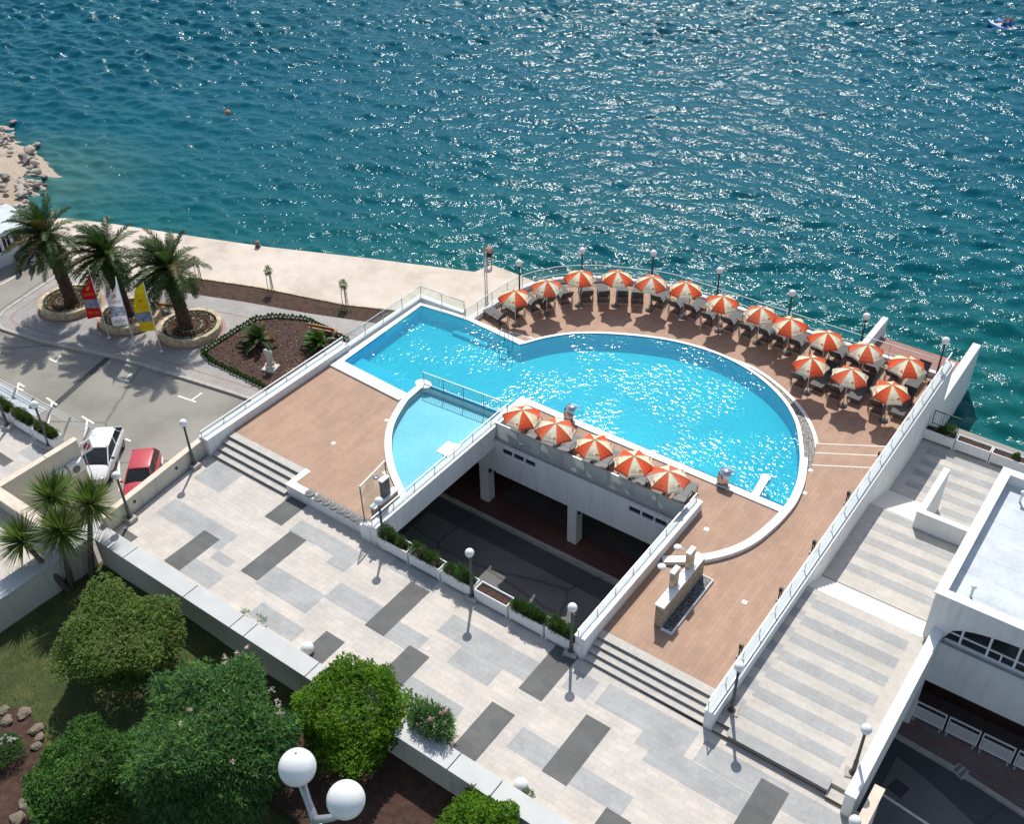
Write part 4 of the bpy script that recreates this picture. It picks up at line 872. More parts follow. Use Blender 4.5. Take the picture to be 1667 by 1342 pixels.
# ------------------------------------------------------------------ planters
def planter(L, D=.58, H=.68):
    t = thing('planter', 'x', 'planter'); k = MB(); w_ = .05
    k.box(-L/2, L/2, -D/2, -D/2+w_, .1, H); k.box(-L/2, L/2, D/2-w_, D/2, .1, H); k.box(-L/2, -L/2+w_, -D/2+w_, D/2-w_, .1, H-.001); k.box(L/2-w_, L/2, -D/2+w_, D/2-w_, .1, H-.001)
    for s in (-1, 1): k.box(s*L/2-.07 if s > 0 else -L/2, L/2 if s > 0 else -L/2+.07, -D/2-.001, D/2+.001, 0, .101)
    k.build('trough', WHITE2, t, bevel=.008)
    k = MB(); n = 14
    for i in range(n):
        for j in range(5): k.v.append((-L/2+.06+(L-.12)*i/(n-1), -D/2+.06+(D-.12)*j/4, H-.09+random.uniform(-.02, .025)))
    for i in range(n-1):
        for j in range(4): k.f.append([i*5+j, (i+1)*5+j, (i+1)*5+j+1, i*5+j+1]); k.m.append(0); k.sm.append(False)
    k.build('soil', SOIL, t); return t
PL = planter(1.66); first = True; pg = 'white concrete planters'
PLA = []
for i in range(6):
    x = -23.82+1.765*i; o = place(PL, (x, 23.14, 0), 0, 'x', first); first = False; PLA.append(o)
for o, s in zip(PLA, ['white planter with loose green bush beside the lamp at the low wall', 'white planter with the tallest straggly bush on the plaza edge', 'white planter with bush behind the lamp in the middle of the row', 'white planter holding only bare soil on the plaza edge', 'white planter filled with an even row of low bushes', 'white planter beside the right deck stairs, half hidden by a lamp']): o['label'] = s; o['group'] = pg
PLB = []
for x, lab in ((-46.7, 'planter on the upper terrace cut by the left picture edge'), (-44.85, 'planter with round clipped bushes on the upper terrace'), (-43.0, 'planter with bushes between lamp post and cream wall on the upper terrace')):
    o = copy_tree(PL); o.location = (x, 19.0, 0); o['label'] = lab; o['group'] = pg; PLB.append(o)
PLC = []
for x, lab in ((-7.75, 'white planter with one round bush at the sea end of the promenade'), (-6.0, 'empty white planter in the middle of three at the sea end'), (-4.25, 'white planter with a small shrub beside the white roof')):
    o = copy_tree(PL); o.location = (x, 46.75, -2.15); o.scale = (1.03, 1, 1.0); o['label'] = lab; o['group'] = pg; PLC.append(o)
# ------------------------------------------------------------------ vegetation
def rnd_unit():
    while True:
        v = Vector((random.uniform(-1, 1), random.uniform(-1, 1), random.uniform(-1, 1)))
        if .05 < v.length < 1: return v.normalized()
def leafquad(k, p, d, w_, L, mi, bend=.25, up=None):
    """one pointed leaf: two quads folded along its length"""
    d = d.normalized(); u = up or Vector((0, 0, 1)); s = d.cross(u)
    if s.length < .05: s = Vector((1, 0, 0))
    s.normalize(); n = s.cross(d); m = p+d*L*.5+n*.0; t = p+d*L-Vector((0, 0, 1))*L*bend*.35
    k.add([p, m+s*w_/2, t, m-s*w_/2], [(0, 1, 2, 3)], mi)
def lumpy(seed, n=15):
    r = random.Random(seed); ls = []
    for _ in range(n):
        v = Vector((r.uniform(-1, 1), r.uniform(-1, 1), r.uniform(-.3, 1))).normalized(); ls.append((v, r.uniform(.10, .30), r.uniform(4, 13)))
    return lambda d: 1+sum(a*math.exp(-(1-d.dot(v))*s*2.2) for v, a, s in ls)-.16
def bush(name, label, c, rad, mats, n, L, w_, whorl=1, seed=1, cat='shrub', up=.5, stem=True, inner=.55, zc=.5, flowers=None, group=None):
    """leaf clumps spread through a lumpy volume; rad = (rx, ry, rz)"""
    t = thing(name, label, cat, c, group=group); random.seed(seed); k = MB(); f = lumpy(seed); R = Vector(rad)
    sub = [(rnd_unit(), random.uniform(.5, 1.)) for _ in range(60)]
    for i in range(n):
        d = rnd_unit()
        if d.z < -.35: d.z = -d.z*.6; d.normalize()
        rr = (random.uniform(inner**3, 1))**(1/3)*f(d); cl = max(x[1]*max(0, d.dot(x[0]))**40 for x in sub); rr *= .88+.2*cl
        p = Vector((d.x*R.x*rr, d.y*R.y*rr, R.z*(zc*2-1+.5)*0+R.z*(.5+.5*d.z*rr) if False else R.z*(.42+.58*d.z*rr)))
        if p.z < .03: continue
        mi = random.choices(range(len(mats)), (5, 3, 1.2))[0]
        ax = (d*.8+Vector((0, 0, up))+rnd_unit()*.45).normalized()
        for q in range(whorl):
            dd = (ax*(.55 if whorl > 1 else 1)+rnd_unit()*(.85 if whorl > 1 else .6)).normalized()
            leafquad(k, p, dd, w_*random.uniform(.75, 1.2), L*random.uniform(.7, 1.25), mi, .3)
    k.build('foliage', mats, t)
    if stem:
        k = MB()
        for i in range(7):
            a = 2*PI*i/7+random.uniform(-.3, .3); r = random.uniform(.45, .7); k.tube([(.08*math.cos(a), .08*math.sin(a), 0), (R.x*r*.5*math.cos(a), R.y*r*.5*math.sin(a), R.z*.4), (R.x*r*math.cos(a), R.y*r*math.sin(a), R.z*.75)], [.06, .04, .015], 6)
        k.build('stem', BARK2, t)
    if flowers:
        fm, fn, fr, where = flowers
        for i in range(fn):
            d = where() if where else rnd_unit(); d.normalize(); rr = f(d)*1.02; p = Vector((d.x*R.x*rr, d.y*R.y*rr, R.z*(.42+.58*d.z*rr))); k = MB()
            for q in range(16):
                o = p+rnd_unit()*fr*random.uniform(.3, 1); n_ = rnd_unit(); a = n_.orthogonal().normalized()*fr*.33; b = n_.cross(a); k.add([o-a, o-b, o+a, o+b], [(0, 1, 2, 3)], q % len(fm))
            k.build('flower', fm, t)
    return t
GZ = -1.15
def gp(px, py, z=GZ): p = at(px, py, z); return (p.x, p.y, GZ)
bush('small_leaved_shrub', 'large olive green small leaved shrub beside the yuccas', gp(195, 1050, .3), (2.75, 2.5, 3.5), L_OLV, 12000, .10, .05, 4, 3, inner=.62)
bush('oleander', 'huge dark oleander with long leaves and white flowers left of the twin globe lamp', gp(352, 1235, .6), (3.2, 3.1, 4.2), L_OLE, 11000, .27, .05, 4, 4, up=.6, inner=.6, flowers=([FL_W, FL_P], 11, .12, lambda: Vector((random.uniform(-.8, .9), random.uniform(-.2, 1), random.uniform(.4, 1.)))))
bush('pittosporum', 'bright green rounded shrub above the twin globe lamp', gp(572, 1160, .5), (2.4, 2.35, 3.45), L_PIT, 8200, .125, .05, 4, 5, up=.8, inner=.66)
bush('dark_shrub', 'dark green rounded shrub at the bottom left by the rocks', gp(132, 1268, 0), (2.25, 2.25, 2.6), L_DRK, 7800, .12, .048, 4, 6, up=.8, inner=.64)
bush('pittosporum', 'bright green shrub cut off by the bottom edge below the low globe lamp', gp(772, 1365, .5), (1.85, 1.8, 2.6), L_PIT, 6400, .125, .05, 4, 8, up=.8, inner=.66)
p = at(706, 1180, .4)
bush('oleander', 'small oleander with pink tips growing over the grey cap onto the plaza', (p.x+.1, p.y-.1, -.2), (1.0, .6, 1.75), L_OLE, 620, .26, .036, 4, 9, up=1.8, flowers=([FL_P], 7, .09, lambda: Vector((random.uniform(-.7, 1), random.uniform(-.6, 1), random.uniform(.5, 1.)))))
bush('daisy_bush', 'clump of white daisies at the left picture edge', gp(8, 1225, -.9), (.75, .8, .9), [L_DRK[1], leaf('grey_leaf', (.10, .13, .09)), L_DRK[0]], 1600, .15, .02, 2, 10, up=1.1, flowers=([FL_W], 14, .075, lambda: Vector((random.uniform(-.3, .6), random.uniform(-.3, 1), random.uniform(.6, 1.)))))
for (px, py), lab, s in (((398, 1000), 'sprig of leaves poking over the grey cap by the second joint', 11), ((425, 1010), 'tiny sprig of leaves poking over the grey cap beside a plaza tile', 12)):
    p = at(px, py, .3); bush('leaf_sprig', lab, (p.x, p.y+.05, .0), (.2, .12, .55), L_OLE, 26, .18, .03, 2, s, cat='plant', stem=False)
k = bush('red_flowers', 'small red flowered plant beside the low globe lamp on the plaza edge', (at(862, 1290, .3).x, 16.72, 0), (.28, .2, .45), L_OLE, 120, .1, .03, 2, 13, cat='plant', stem=False, flowers=([FL_R], 5, .06, None))
# rocks in the garden
rk = [((40, 1165), .34), ((12, 1178), .3), ((62, 1190), .32), ((66, 1205), .26), ((62, 1218), .25), ((46, 1312), .42), ((32, 1335), .34), ((8, 1160), .25), ((78, 1240), .2)]
def rock(seed, r, sq=.7):
    random.seed(seed); bmm = bmesh.new(); bmesh.ops.create_icosphere(bmm, subdivisions=3, radius=r); k = MB(); f = lumpy(seed, 12)
    for v in bmm.verts: d = v.co.normalized(); v.co = d*r*(f(d)+random.uniform(-.05, .05)); v.co.z *= sq
    k.v = [tuple(v.co) for v in bmm.verts]; k.f = [[v.index for v in g.verts] for g in bmm.faces]; k.m = [0]*len(k.f); k.sm = [False]*len(k.f); bmm.free(); return k
for i, ((px, py), r) in enumerate(rk):
    p = at(px, py, GZ); o = rock(40+i, r*.85).build('garden_rock', ROCKG, None, (p.x, p.y, GZ+.1)); tag(o, ORD[i]+' of the rough edging rocks from the top of the garden bed', 'rock', 'edging rocks round the garden bed')
# shore boulders
bl2 = [q for q in spline(shore, 24) if q[0] > -97]
random.seed(77); protos = []
for i in range(7): o = rock(60+i, 1., .62); protos.append(o)
for i in range(95):
    j = random.randrange(len(bl2)-1); q = Vector(bl2[j]); a_ = Vector(bl2[max(0, j-8)]); c_ = Vector(bl2[min(len(bl2)-1, j+8)]); t = (c_-a_).normalized(); nn = Vector((-t.y, t.x)); d = random.gauss(-.8, .8); q = q+nn*d; r = random.choice([.16, .2, .26, .32, .4, .5])*random.uniform(.8, 1.15)
    if i < 7:
        m = ROCKD if i in (5, 6) else ROCK; o = protos[i].build('shore_boulder', m); protos[i] = o
    else: o = protos[(i*3) % 7].copy(); COL.objects.link(o)
    o.location = (q.x, q.y, SEA+.35-.12*d); o.scale = (r, r*random.uniform(.7, 1.1), r*random.uniform(.7, 1.1)); o.rotation_euler = (random.uniform(-.3, .3), random.uniform(-.3, .3), random.uniform(0, 6)); tag(o, 'pale boulder in the heap between shingle beach and sea', 'boulder', 'boulders along the beach')

# yuccas
def head(k, c, R, n, d0, seed):
    random.seed(seed)
    for i in range(n):
        d = rnd_unit()
        if d.dot(d0) < -.55: d = -d
        L = R*random.uniform(.75, 1.1); s = d.cross(Vector((0, 0, 1)))
        if s.length < .1: s = Vector((1, 0, 0))
        s = s.normalized()*.026; dr = max(0, .6-d.z)*.22
        mi = random.choices((0, 1, 2), (5, 3, 1 if d.z > -.1 else 4))[0]; p0 = c+d*.08; p1 = c+d*L*.55-Vector((0, 0, dr*L*.25)); p2 = c+d*L-Vector((0, 0, dr*L))
        k.add([p0-s*.6, p0+s*.6, p1+s, p2, p1-s], [(0, 1, 2, 4), (4, 2, 3)], mi)
def yucca(label, stems, seed):
    b = Vector(stems[0][0]); t = thing('yucca', label, 'yucca', b)
    for i, (base, top, R, n) in enumerate(stems):
        base, top = Vector(base)-b, Vector(top)-b; k = MB(); mid = base.lerp(top, .5)+Vector((random.uniform(-.15, .15), 0, -.1)); k.tube([base, mid, top], [.15, .12, .10], 10); k.build('trunk', BARK2, t)
        k = MB(); head(k, top, R, n, (top-base).normalized(), seed+i); k.build('crown', L_YUC, t)
g = lambda px, py, z: tuple(at(px, py, z))
yucca('group of three spiky yuccas leaning out of the lawn by the cream wall', [((*axy(112, 962, -1.2), -1.2), g(38, 882, 1.6), 1.4, 330), ((*axy(118, 958, -1.2), -1.2), g(99, 866, 2.1), 1.5, 380), ((*axy(108, 955, -1.2), -1.2), g(84, 812, 2.7), 1.4, 320), ((*axy(115, 953, -1.2), -1.2), g(100, 800, 2.2), 1.1, 200)], 21)
yucca('single upright yucca beside the corner of the plaza wall', [((*axy(150, 942, -1.2), -1.2), g(147, 822, 2.4), 1.4, 360)], 29)

# date palms in round stone planters
def frond(k, c, az, el, L, droop, seed, mi):
    r = random.Random(seed); pts = []; d = Vector((math.cos(az)*math.cos(el), math.sin(az)*math.cos(el), math.sin(el))); p = Vector(c); n = 13
    for i in range(n+1):
        pts.append(p.copy()); d = (d+Vector((WIND.x*.085, WIND.y*.085, -droop/n))).normalized(); p = p+d*L/n
    k.tube(pts[::3], [.045, .032, .024, .016, .008][:len(pts[::3])], 4, mi)
    m = 36
    for i in range(2, m):
        u = i/m*n; a = int(min(u, n-1e-3)); q = pts[a].lerp(pts[a+1], u-a); dd = (pts[min(a+1, n)]-pts[max(a-1, 0)]).normalized(); s = dd.cross(Vector((0, 0, 1))).normalized(); up = s.cross(dd)
        ll = .60*math.sin(PI*(.12+.83*i/m))**.7*L/2.9
        for sg in (-1, 1):
            e = (s*sg*.85+dd*.75+up*r.uniform(.05, .5)+WIND*.25).normalized(); w_ = dd*.034; tip = q+e*ll-Vector((0, 0, ll*.2))
            k.add([q-w_, q+w_, q+e*ll*.55+w_, tip, q+e*ll*.55-w_], [(0, 1, 2, 4), (4, 2, 3)], mi)
WIND = Vector((-.75, -.4, 0))
def date_palm(label, base, H, lean, nf, seed):
    t = thing('date_palm', label, 'palm tree', base, group='date palms in round stone planters'); random.seed(seed); L = Vector(lean)
    k = MB(); n = 26; pts = []; rs = []
    for i in range(n+1): u = i/n; pts.append((L.x*u*u*.6+L.x*u*.4, L.y*u*u*.6+L.y*u*.4, H*u)); rs.append((.40+.16*max(0, u-.6)*2.5+.08*max(0, .12-u)*8)*(1.06 if i % 2 else .95))
    k.tube(pts, rs, 14)
    for i in range(260):        # old leaf bases
        u = random.uniform(.04, .99); a = random.uniform(0, 2*PI); j = int(u*n); q = Vector(pts[j]).lerp(Vector(pts[min(j+1, n)]), u*n-j); r = rs[j]; o = Vector((math.cos(a), math.sin(a), 0)); s = Vector((-math.sin(a), math.cos(a), 0)); b = q+o*r*.93
        k.add([b-s*.085, b+s*.085, b+o*.11+Vector((0, 0, .17))], [(0, 1, 2)], 0)
    k.build('trunk', BARK, t); top = Vector(pts[-1]); k = MB()
    for i in range(nf):
        u = (i+.5)/nf; el = R_(88-112*u**.95+random.uniform(-6, 6)); az = i*2.39996+random.uniform(-.2, .2); frond(k, top+Vector((0, 0, .15-.4*u)), az, el, random.uniform(2.5, 3.1)*(.85 if u < .12 else 1), 1.35+.3*u, seed*100+i, random.choices((0, 1, 2), (6, 3, .6 if u < .75 else 2.5))[0])
    k.build('crown', L_PALM, t)
    k = MB()
    for i in range(26): a = i*2.4; k.tube([top+Vector((.16*math.cos(a), .16*math.sin(a), -.75)), top+Vector((.36*math.cos(a), .36*math.sin(a), -.15)), top+Vector((.62*math.cos(a), .62*math.sin(a), .12))], [.05, .04, .02], 5)
    k.build('leaf_base', plain('frond_stalk', (.22, .12, .04), .8, .3, 6), t)
    return t
def round_planter(label, c, R, seed):
    t = thing('round_planter', label, 'planter', (c[0], c[1], ST+.12), group='round stone planters'); k = MB(); n = 56
    for a, b, z0, z1, mi in ((R-.28, R, -.05, .48, 0),):
        pa = [(a*math.cos(2*PI*i/n), a*math.sin(2*PI*i/n)) for i in range(n)]; pb = [(b*math.cos(2*PI*i/n), b*math.sin(2*PI*i/n)) for i in range(n)]; k.strip(pa, pb, z0, z1, 0, True)
    k.build('rim', STONEY, t); k = MB(); k.lathe([(.001, .36), (R*.5, .34), (R-.28, .30)], 40, smooth=False); k.build('soil', SOIL, t)
    k = MB(); pa = [((R+.01)*math.cos(2*PI*i/n), (R+.01)*math.sin(2*PI*i/n)) for i in range(n)]; pb = [((R+.2)*math.cos(2*PI*i/n), (R+.2)*math.sin(2*PI*i/n)) for i in range(n)]; k.strip(pa, pb, -.05, .006, 0, True); k.build('paving_ring', PINKL, t)
    random.seed(seed)
    for nm, rr, nn, fm in (('outer_flowers', .74, 42, FL_W), ('red_flowers', .56, 30, FL_R), ('inner_flowers', .40, 22, FL_W)):
        k = MB()
        for i in range(nn):
            a = 2*PI*i/nn+random.uniform(-.04, .04); o = Vector((R*rr*math.cos(a), R*rr*math.sin(a), .36))
            for q in range(12): p = o+Vector((random.uniform(-.08, .08), random.uniform(-.08, .08), random.uniform(0, .12))); n_ = (rnd_unit()+Vector((0, 0, .8))).normalized(); e = n_.orthogonal().normalized()*.045; f = n_.cross(e); k.add([p-e, p-f, p+e, p+f], [(0, 1, 2, 3)], 0 if q < 7 and random.random() < .75 else 1)
        tag(k.build(nm, [fm, L_DRK[1]], t), kind='stuff')
    return t
for i, ((px, py), base, H, lean, lab) in enumerate([((113, 487), (117, 492), 4.9, (-.35, -.25, 0), 'left'), ((210, 509), (207, 512), 4.4, (-.30, -.25, 0), 'middle'), ((309, 529), (303, 532), 4.3, (-.25, -.22, 0), 'right')]):
    p = at(px, py, ST+.55); round_planter('%s of the three round stone planters with flowers and a date palm' % lab, (p.x, p.y), 1.98, 50+i)
    p = at(*base, ST+.5); date_palm('%s of the three tall wind bent date palms by the quay' % lab, (p.x, p.y, ST+.45), H, lean, 58, 5+i)
def small_palm(label, base, seed, nf=26, L=1.5, mats=L_PALM):
    t = thing('young_palm', label, 'palm tree', base); k = MB(); k.tube([(0, 0, 0), (0, 0, .35)], [.14, .11], 10); k.build('trunk', BARK, t); k = MB(); random.seed(seed)
    for i in range(nf): u = (i+.5)/nf; frond(k, Vector((0, 0, .35)), i*2.39996, R_(85-75*u), L*random.uniform(.8, 1.05), 1.1, seed*50+i, random.choices((0, 1, 2), (6, 3, .4))[0])
    k.build('crown', mats, t); return t
p = at(422, 562, ST+.15); small_palm('young palm in the flower bed beside the statue', (p.x, p.y, ST+.12), 31)
p = at(520, 566, ST+.15); small_palm('low cycad like palm in front of the right bench', (p.x, p.y, ST+.12), 32, 24, 1.25, [L_PIT[2], L_YUC[0], L_PALM[0]])
# flower bed with a dwarf hedge
bed = [(-48.0, 32.1), (-46.9, 31.78), (-42.2, 31.75), (-37.0, 31.8), (-36.3, 32.2), (-36.3, 39.2), (-41.5, 38.2), (-45.44, 38.45), (-47.2, 37.6), (-48.05, 36.7), (-48.15, 35.4)]
k = MB(); k.prism(bed, ST, ST+.17); struct(k, 'garden_bed', SOIL)
HB = [bed[6], bed[7], bed[8], bed[9], bed[10], bed[0], bed[1], bed[2], bed[3]]
hp = []
for a, b in zip(HB[:-1], HB[1:]):
    a, b = Vector(a), Vector(b); n = max(1, round((b-a).length/.27)); hp += [a.lerp(b, i/n) for i in range(n)]
random.seed(5); k = MB()
for i in range(420):
    d = rnd_unit(); d.z = abs(d.z); p = Vector((d.x*.10, d.y*.10, .04+.27*d.z*random.uniform(.6, 1))); leafquad(k, p, (d+rnd_unit()*.5).normalized(), .03, .065, random.choice((0, 1, 2)))
hplant = None
for i, q in enumerate(hp):
    if hplant is None: o = k.build('box_plant', L_DRK); hplant = o
    else: o = hplant.copy(); COL.objects.link(o)
    o.location = (q.x, q.y, ST+.15); o.rotation_euler = (0, 0, i*1.7); s = random.uniform(.85, 1.15); o.scale = (s, s, s*random.uniform(.9, 1.2)); tag(o, 'small dark box plant in the dwarf hedge round the brown flower bed', 'plant', 'dwarf hedge plants round the flower bed')
random.seed(9); k = MB()
for i in range(1300):
    x, y = random.uniform(-48, -36.5), random.uniform(32, 39)
    if not geometry.intersect_point_tri_2d(Vector((x, y)), Vector((-48, 32)), Vector((-36, 31)), Vector((-36, 39))) and not (x > -47.8 and y < 37.5 and y > 32.2): continue
    o = Vector((x, y, ST+.2))
    for q in range(5): p = o+Vector((random.uniform(-.05, .05), random.uniform(-.05, .05), random.uniform(0, .05))); n_ = (rnd_unit()+Vector((0, 0, 1))).normalized(); e = n_.orthogonal().normalized()*.032; f = n_.cross(e); k.add([p-e, p-f, p+e, p+f], [(0, 1, 2, 3)], 0 if q < 2 and i % 3 == 0 else 1 if q < 2 else 2)
tag(k.build('bedding_flowers', [FL_W, FL_V, leaf('bronze_leaf', (.095, .05, .028), .2, .6, .2)]), kind='stuff')
for (px, py), fm, lab in (((411, 558), FL_R, 'red and white flower ring left of the young palm'), ((440, 554), FL_R, 'red flower clump right of the young palm'), ((474, 606), cloth('petal_orange', (.55, .22, .02)), 'orange flower clump by the terrace wall')):
    p = at(px, py, ST+.2); k = MB()
    for i in range(150): d = rnd_unit(); d.z = abs(d.z); q = Vector((d.x*.33, d.y*.33, .26*d.z)); n_ = (d+rnd_unit()).normalized(); e = n_.orthogonal().normalized()*.045; f = n_.cross(e); k.add([q-e, q-f, q+e, q+f], [(0, 1, 2, 3)], random.choices((0, 1, 2), (4, 2, 3))[0])
    tag(k.build('flower_clump', [fm, FL_W, L_DRK[1]], None, (p.x, p.y, ST+.17)), lab, 'flowers')
# weeds on the strip
random.seed(15); k = MB()
for i in range(320):
    u = random.random(); v = random.uniform(.1, .95); a = Vector(A[1]).lerp(Vector(A[-1]), u); b = Vector(Bn[0]).lerp(Vector(Bn[-1]), u); q = a.lerp(b, v)
    if math.sin(u*23)+math.sin(v*9+u*7) < .1: continue
    for s in range(7): d = (rnd_unit()+Vector((0, 0, 1))).normalized(); leafquad(k, Vector((q.x+random.uniform(-.15, .15), q.y+random.uniform(-.15, .15), ST+.09)), d, .03, .14, s % 3)
tag(k.build('weeds', L_OLV), kind='stuff')
random.seed(16); k = MB()       # grass blades over the lawn
for i in range(26000):
    x, y = random.uniform(-35, -12), random.uniform(2, 15.6); h = random.uniform(.04, .10); d = Vector((random.uniform(-.6, .6), random.uniform(-.6, .6), 1)); leafquad(k, Vector((x, y, -1.2+.12*math.sin(x*.7)*math.cos(y*.6)-.01)), d, .02, h*1.5, i % 3, 0)
tag(k.build('grass_blades', [leaf('grass_a', (.05, .075, .014)), leaf('grass_b', (.09, .11, .025)), leaf('grass_c', (.13, .115, .04))]), kind='stuff')
# staked saplings
for i, ((px, py), lab) in enumerate([((326, 458), 'left'), ((442, 473), 'middle'), ((563, 496), 'right')]):
    p = at(px, py, ST+.1); t = thing('staked_sapling', lab+' of the three staked saplings in the soil strip', 'tree', (p.x, p.y, ST+.09), group='staked saplings')
    for a in (0, 1, 2): k = MB(); k.tube([(.22*math.cos(a*2.09), .22*math.sin(a*2.09), 0), (.19*math.cos(a*2.09), .19*math.sin(a*2.09), 1.25)], .022, 6); k.build('stake', BARK2, t)
    k = MB(); k.tube([(0, 0, 0), (.02, 0, .9), (0, 0, 1.5)], [.03, .025, .015], 6); k.build('trunk', BARK2, t); k = MB(); random.seed(90+i)
    for q in range(420): d = rnd_unit(); rr = random.uniform(.3, 1); leafquad(k, Vector((d.x*.26*rr, d.y*.26*rr, 1.55+d.z*.38*rr)), (d+rnd_unit()*.6).normalized(), .045, .11, random.choice((0, 1, 2)))
    k.build('crown', L_OLV, t)
# bushes in the planters
def pbush(par, name, xs, r, h, mats, n, seed, L=.07):
    random.seed(seed); k = MB()
    for x, sc in xs:
        f = lumpy(seed+int(x*10), 7)
        for i in range(int(n*sc*1.7)):
            d = rnd_unit(); d.z = abs(d.z); rr = random.uniform(.45, 1)*f(d)*sc; p = Vector((x+d.x*r*rr, d.y*min(r, .32)*rr, .60+d.z*h*rr)); leafquad(k, p, (d+rnd_unit()*.6+Vector((0, 0, .4))).normalized(), L*.5, L*random.uniform(.9, 1.6), random.choice((0, 1, 2)))
    k.build(name, mats, par)
LM = [leaf('bush_leaf', (.05, .12, .020)), leaf('bush_leaf_b', (.085, .165, .03)), leaf('bush_leaf_c', (.04, .08, .018))]
pbush(PLA[0], 'bush', [(-.5, 1.1), (-.15, .9), (.3, .8)], .40, .62, LM, 620, 1); pbush(PLA[1], 'bush', [(-.55, 1.1), (-.1, .9), (.3, 1.)], .42, .72, LM, 560, 2); pbush(PLA[2], 'bush', [(-.5, .95), (.1, 1.1), (.45, .9)], .42, .62, LM, 620, 3)
pbush(PLA[4], 'bush', [(-.62, 1.), (-.32, .95), (0, 1.05), (.32, .95), (.6, .9)], .34, .5, LM, 640, 4); pbush(PLA[5], 'bush', [(-.55, 1.05), (-.25, 1.1), (.22, 1.), (.55, .9)], .38, .62, LM, 620, 5)
LB2 = [leaf('box_leaf', (.06, .11, .012)), leaf('box_leaf_b', (.10, .15, .02)), leaf('box_leaf_c', (.045, .07, .012))]
for i, o in enumerate(PLB): pbush(o, 'bush', [(-.55, 1.0), (-.15, 1.15), (.25, 1.05), (.55, .95)], .40, .55, LB2, 1000, 20+i, .055)
pbush(PLC[0], 'bush', [(.4, 1.1), (.05, .6)], .42, .75, LM, 620, 30); pbush(PLC[2], 'bush', [(.25, .8)], .3, .5, LM, 420, 31)
# ------------------------------------------------------------------ people
def figure(t, J, Rr, mat, hair=None, trunks=None, shirt=None, hands=()):
    """one skinned body: J = joints {name: pos}, bones from the pelvis out; ends closed with small hands"""
    bones = [('pelvis', 'chest'), ('chest', 'neck'), ('neck', 'head'), ('head', 'crown')]
    for s in 'lr': bones += [('chest', 'sho'+s), ('sho'+s, 'elb'+s), ('elb'+s, 'wri'+s), ('wri'+s, 'palm'+s), ('pelvis', 'hip'+s), ('hip'+s, 'knee'+s), ('knee'+s, 'ank'+s), ('ank'+s, 'toe'+s)]
    J = dict(J)
    for s in 'lr':
        w_, e = Vector(J['wri'+s]), Vector(J['elb'+s]); d = (w_-e).normalized(); J['palm'+s] = tuple(w_+d*.075); side = d.cross(Vector((0, 1, .2))).normalized()
        for q, (o, L) in enumerate(((-.03, .075), (-.01, .085), (.01, .08), (.03, .065))): n = 'f%d%s' % (q, s); J[n] = tuple(w_+d*(.09+L*.5)+side*o); J[n+'t'] = tuple(w_+d*(.09+L)+side*o*1.1+Vector((0, -.012, -.012))); bones += [('palm'+s, n), (n, n+'t')]
        J['th'+s] = tuple(w_+d*.05+side*.05); bones.append(('wri'+s, 'th'+s))
    names = list(J); idx = {n: i for i, n in enumerate(names)}; me = bpy.data.meshes.new('body'); me.from_pydata([J[n] for n in names], [(idx[a], idx[b]) for a, b in bones], [])
    o = bpy.data.objects.new('body', me); COL.objects.link(o); sk = o.modifiers.new('skin', 'SKIN')
    for n in names:
        r = Rr.get(n, Rr.get(n[:-1], .009 if n[0] == 'f' or n[:2] == 'th' else .05)); v = me.skin_vertices[0].data[idx[n]]; v.radius = (r, r) if not isinstance(r, tuple) else r; v.use_root = n == 'pelvis'
    ss = o.modifiers.new('sub', 'SUBSURF'); ss.levels = ss.render_levels = 2
    dg = bpy.context.evaluated_depsgraph_get(); m2 = bpy.data.meshes.new_from_object(o.evaluated_get(dg)); o.modifiers.clear(); o.data = m2; bpy.data.meshes.remove(me)
    m2.materials.clear(); m2.materials.append(mat); m2.polygons.foreach_set('use_smooth', [True]*len(m2.polygons))
    if trunks or shirt:
        for m_ in (trunks, shirt): m2.materials.append(m_ or mat)
        P_, C_, K_ = Vector(J['pelvis']), Vector(J['chest']), (Vector(J['kneel'])+Vector(J['kneer']))/2
        ax = (C_-P_).normalized()
        for f in m2.polygons:
            c = f.center-P_; u = c.dot(ax)
            if trunks and -.17 < u < .09 and c.length < .27: f.material_index = 1
            elif shirt and .05 < u < (C_-P_).length+.09 and (f.center-C_).length < .36: f.material_index = 2
    o.parent = t
    h, c = Vector(J['head']), Vector(J['crown']); up = (c-h).normalized(); k = MB(); k.ball(h+up*.05-Vector(J['face'])*.015 if 'face' in J else h+up*.05, .098, 16, 10, 0, (1, 1, .95)); k.build('hair', hair or HAIRG, t)
    return o
RB = dict(pelvis=(.17, .13), chest=(.19, .13), neck=.055, head=.085, crown=.06, sho=.065, elb=.045, wri=.03, palm=.03, hip=.095, knee=.06, ank=.042, toe=.035)
p = at(797, 434, ST+.05); t = thing('person', 'bather in black trunks bending over at the tip of the pale quay', 'person', (p.x, p.y, ST+.05), R_(40))
figure(t, dict(pelvis=(0, 0, .93), chest=(0, .26, 1.24), neck=(0, .43, 1.36), head=(0, .53, 1.36), crown=(0, .64, 1.33), shol=(-.19, .32, 1.27), elbl=(-.24, .38, .98), wril=(-.17, .40, .74), shor=(.19, .32, 1.27), elbr=(.24, .38, .98), wrir=(.17, .40, .74), hipl=(-.10, -.02, .86), kneel=(-.15, .08, .48), ankl=(-.16, -.02, .07), toel=(-.18, .16, .035), hipr=(.10, -.02, .86), kneer=(.14, .06, .48), ankr=(.15, -.06, .07), toer=(.17, .12, .035)), RB, SKIN, HAIRG, TRUNK_B)
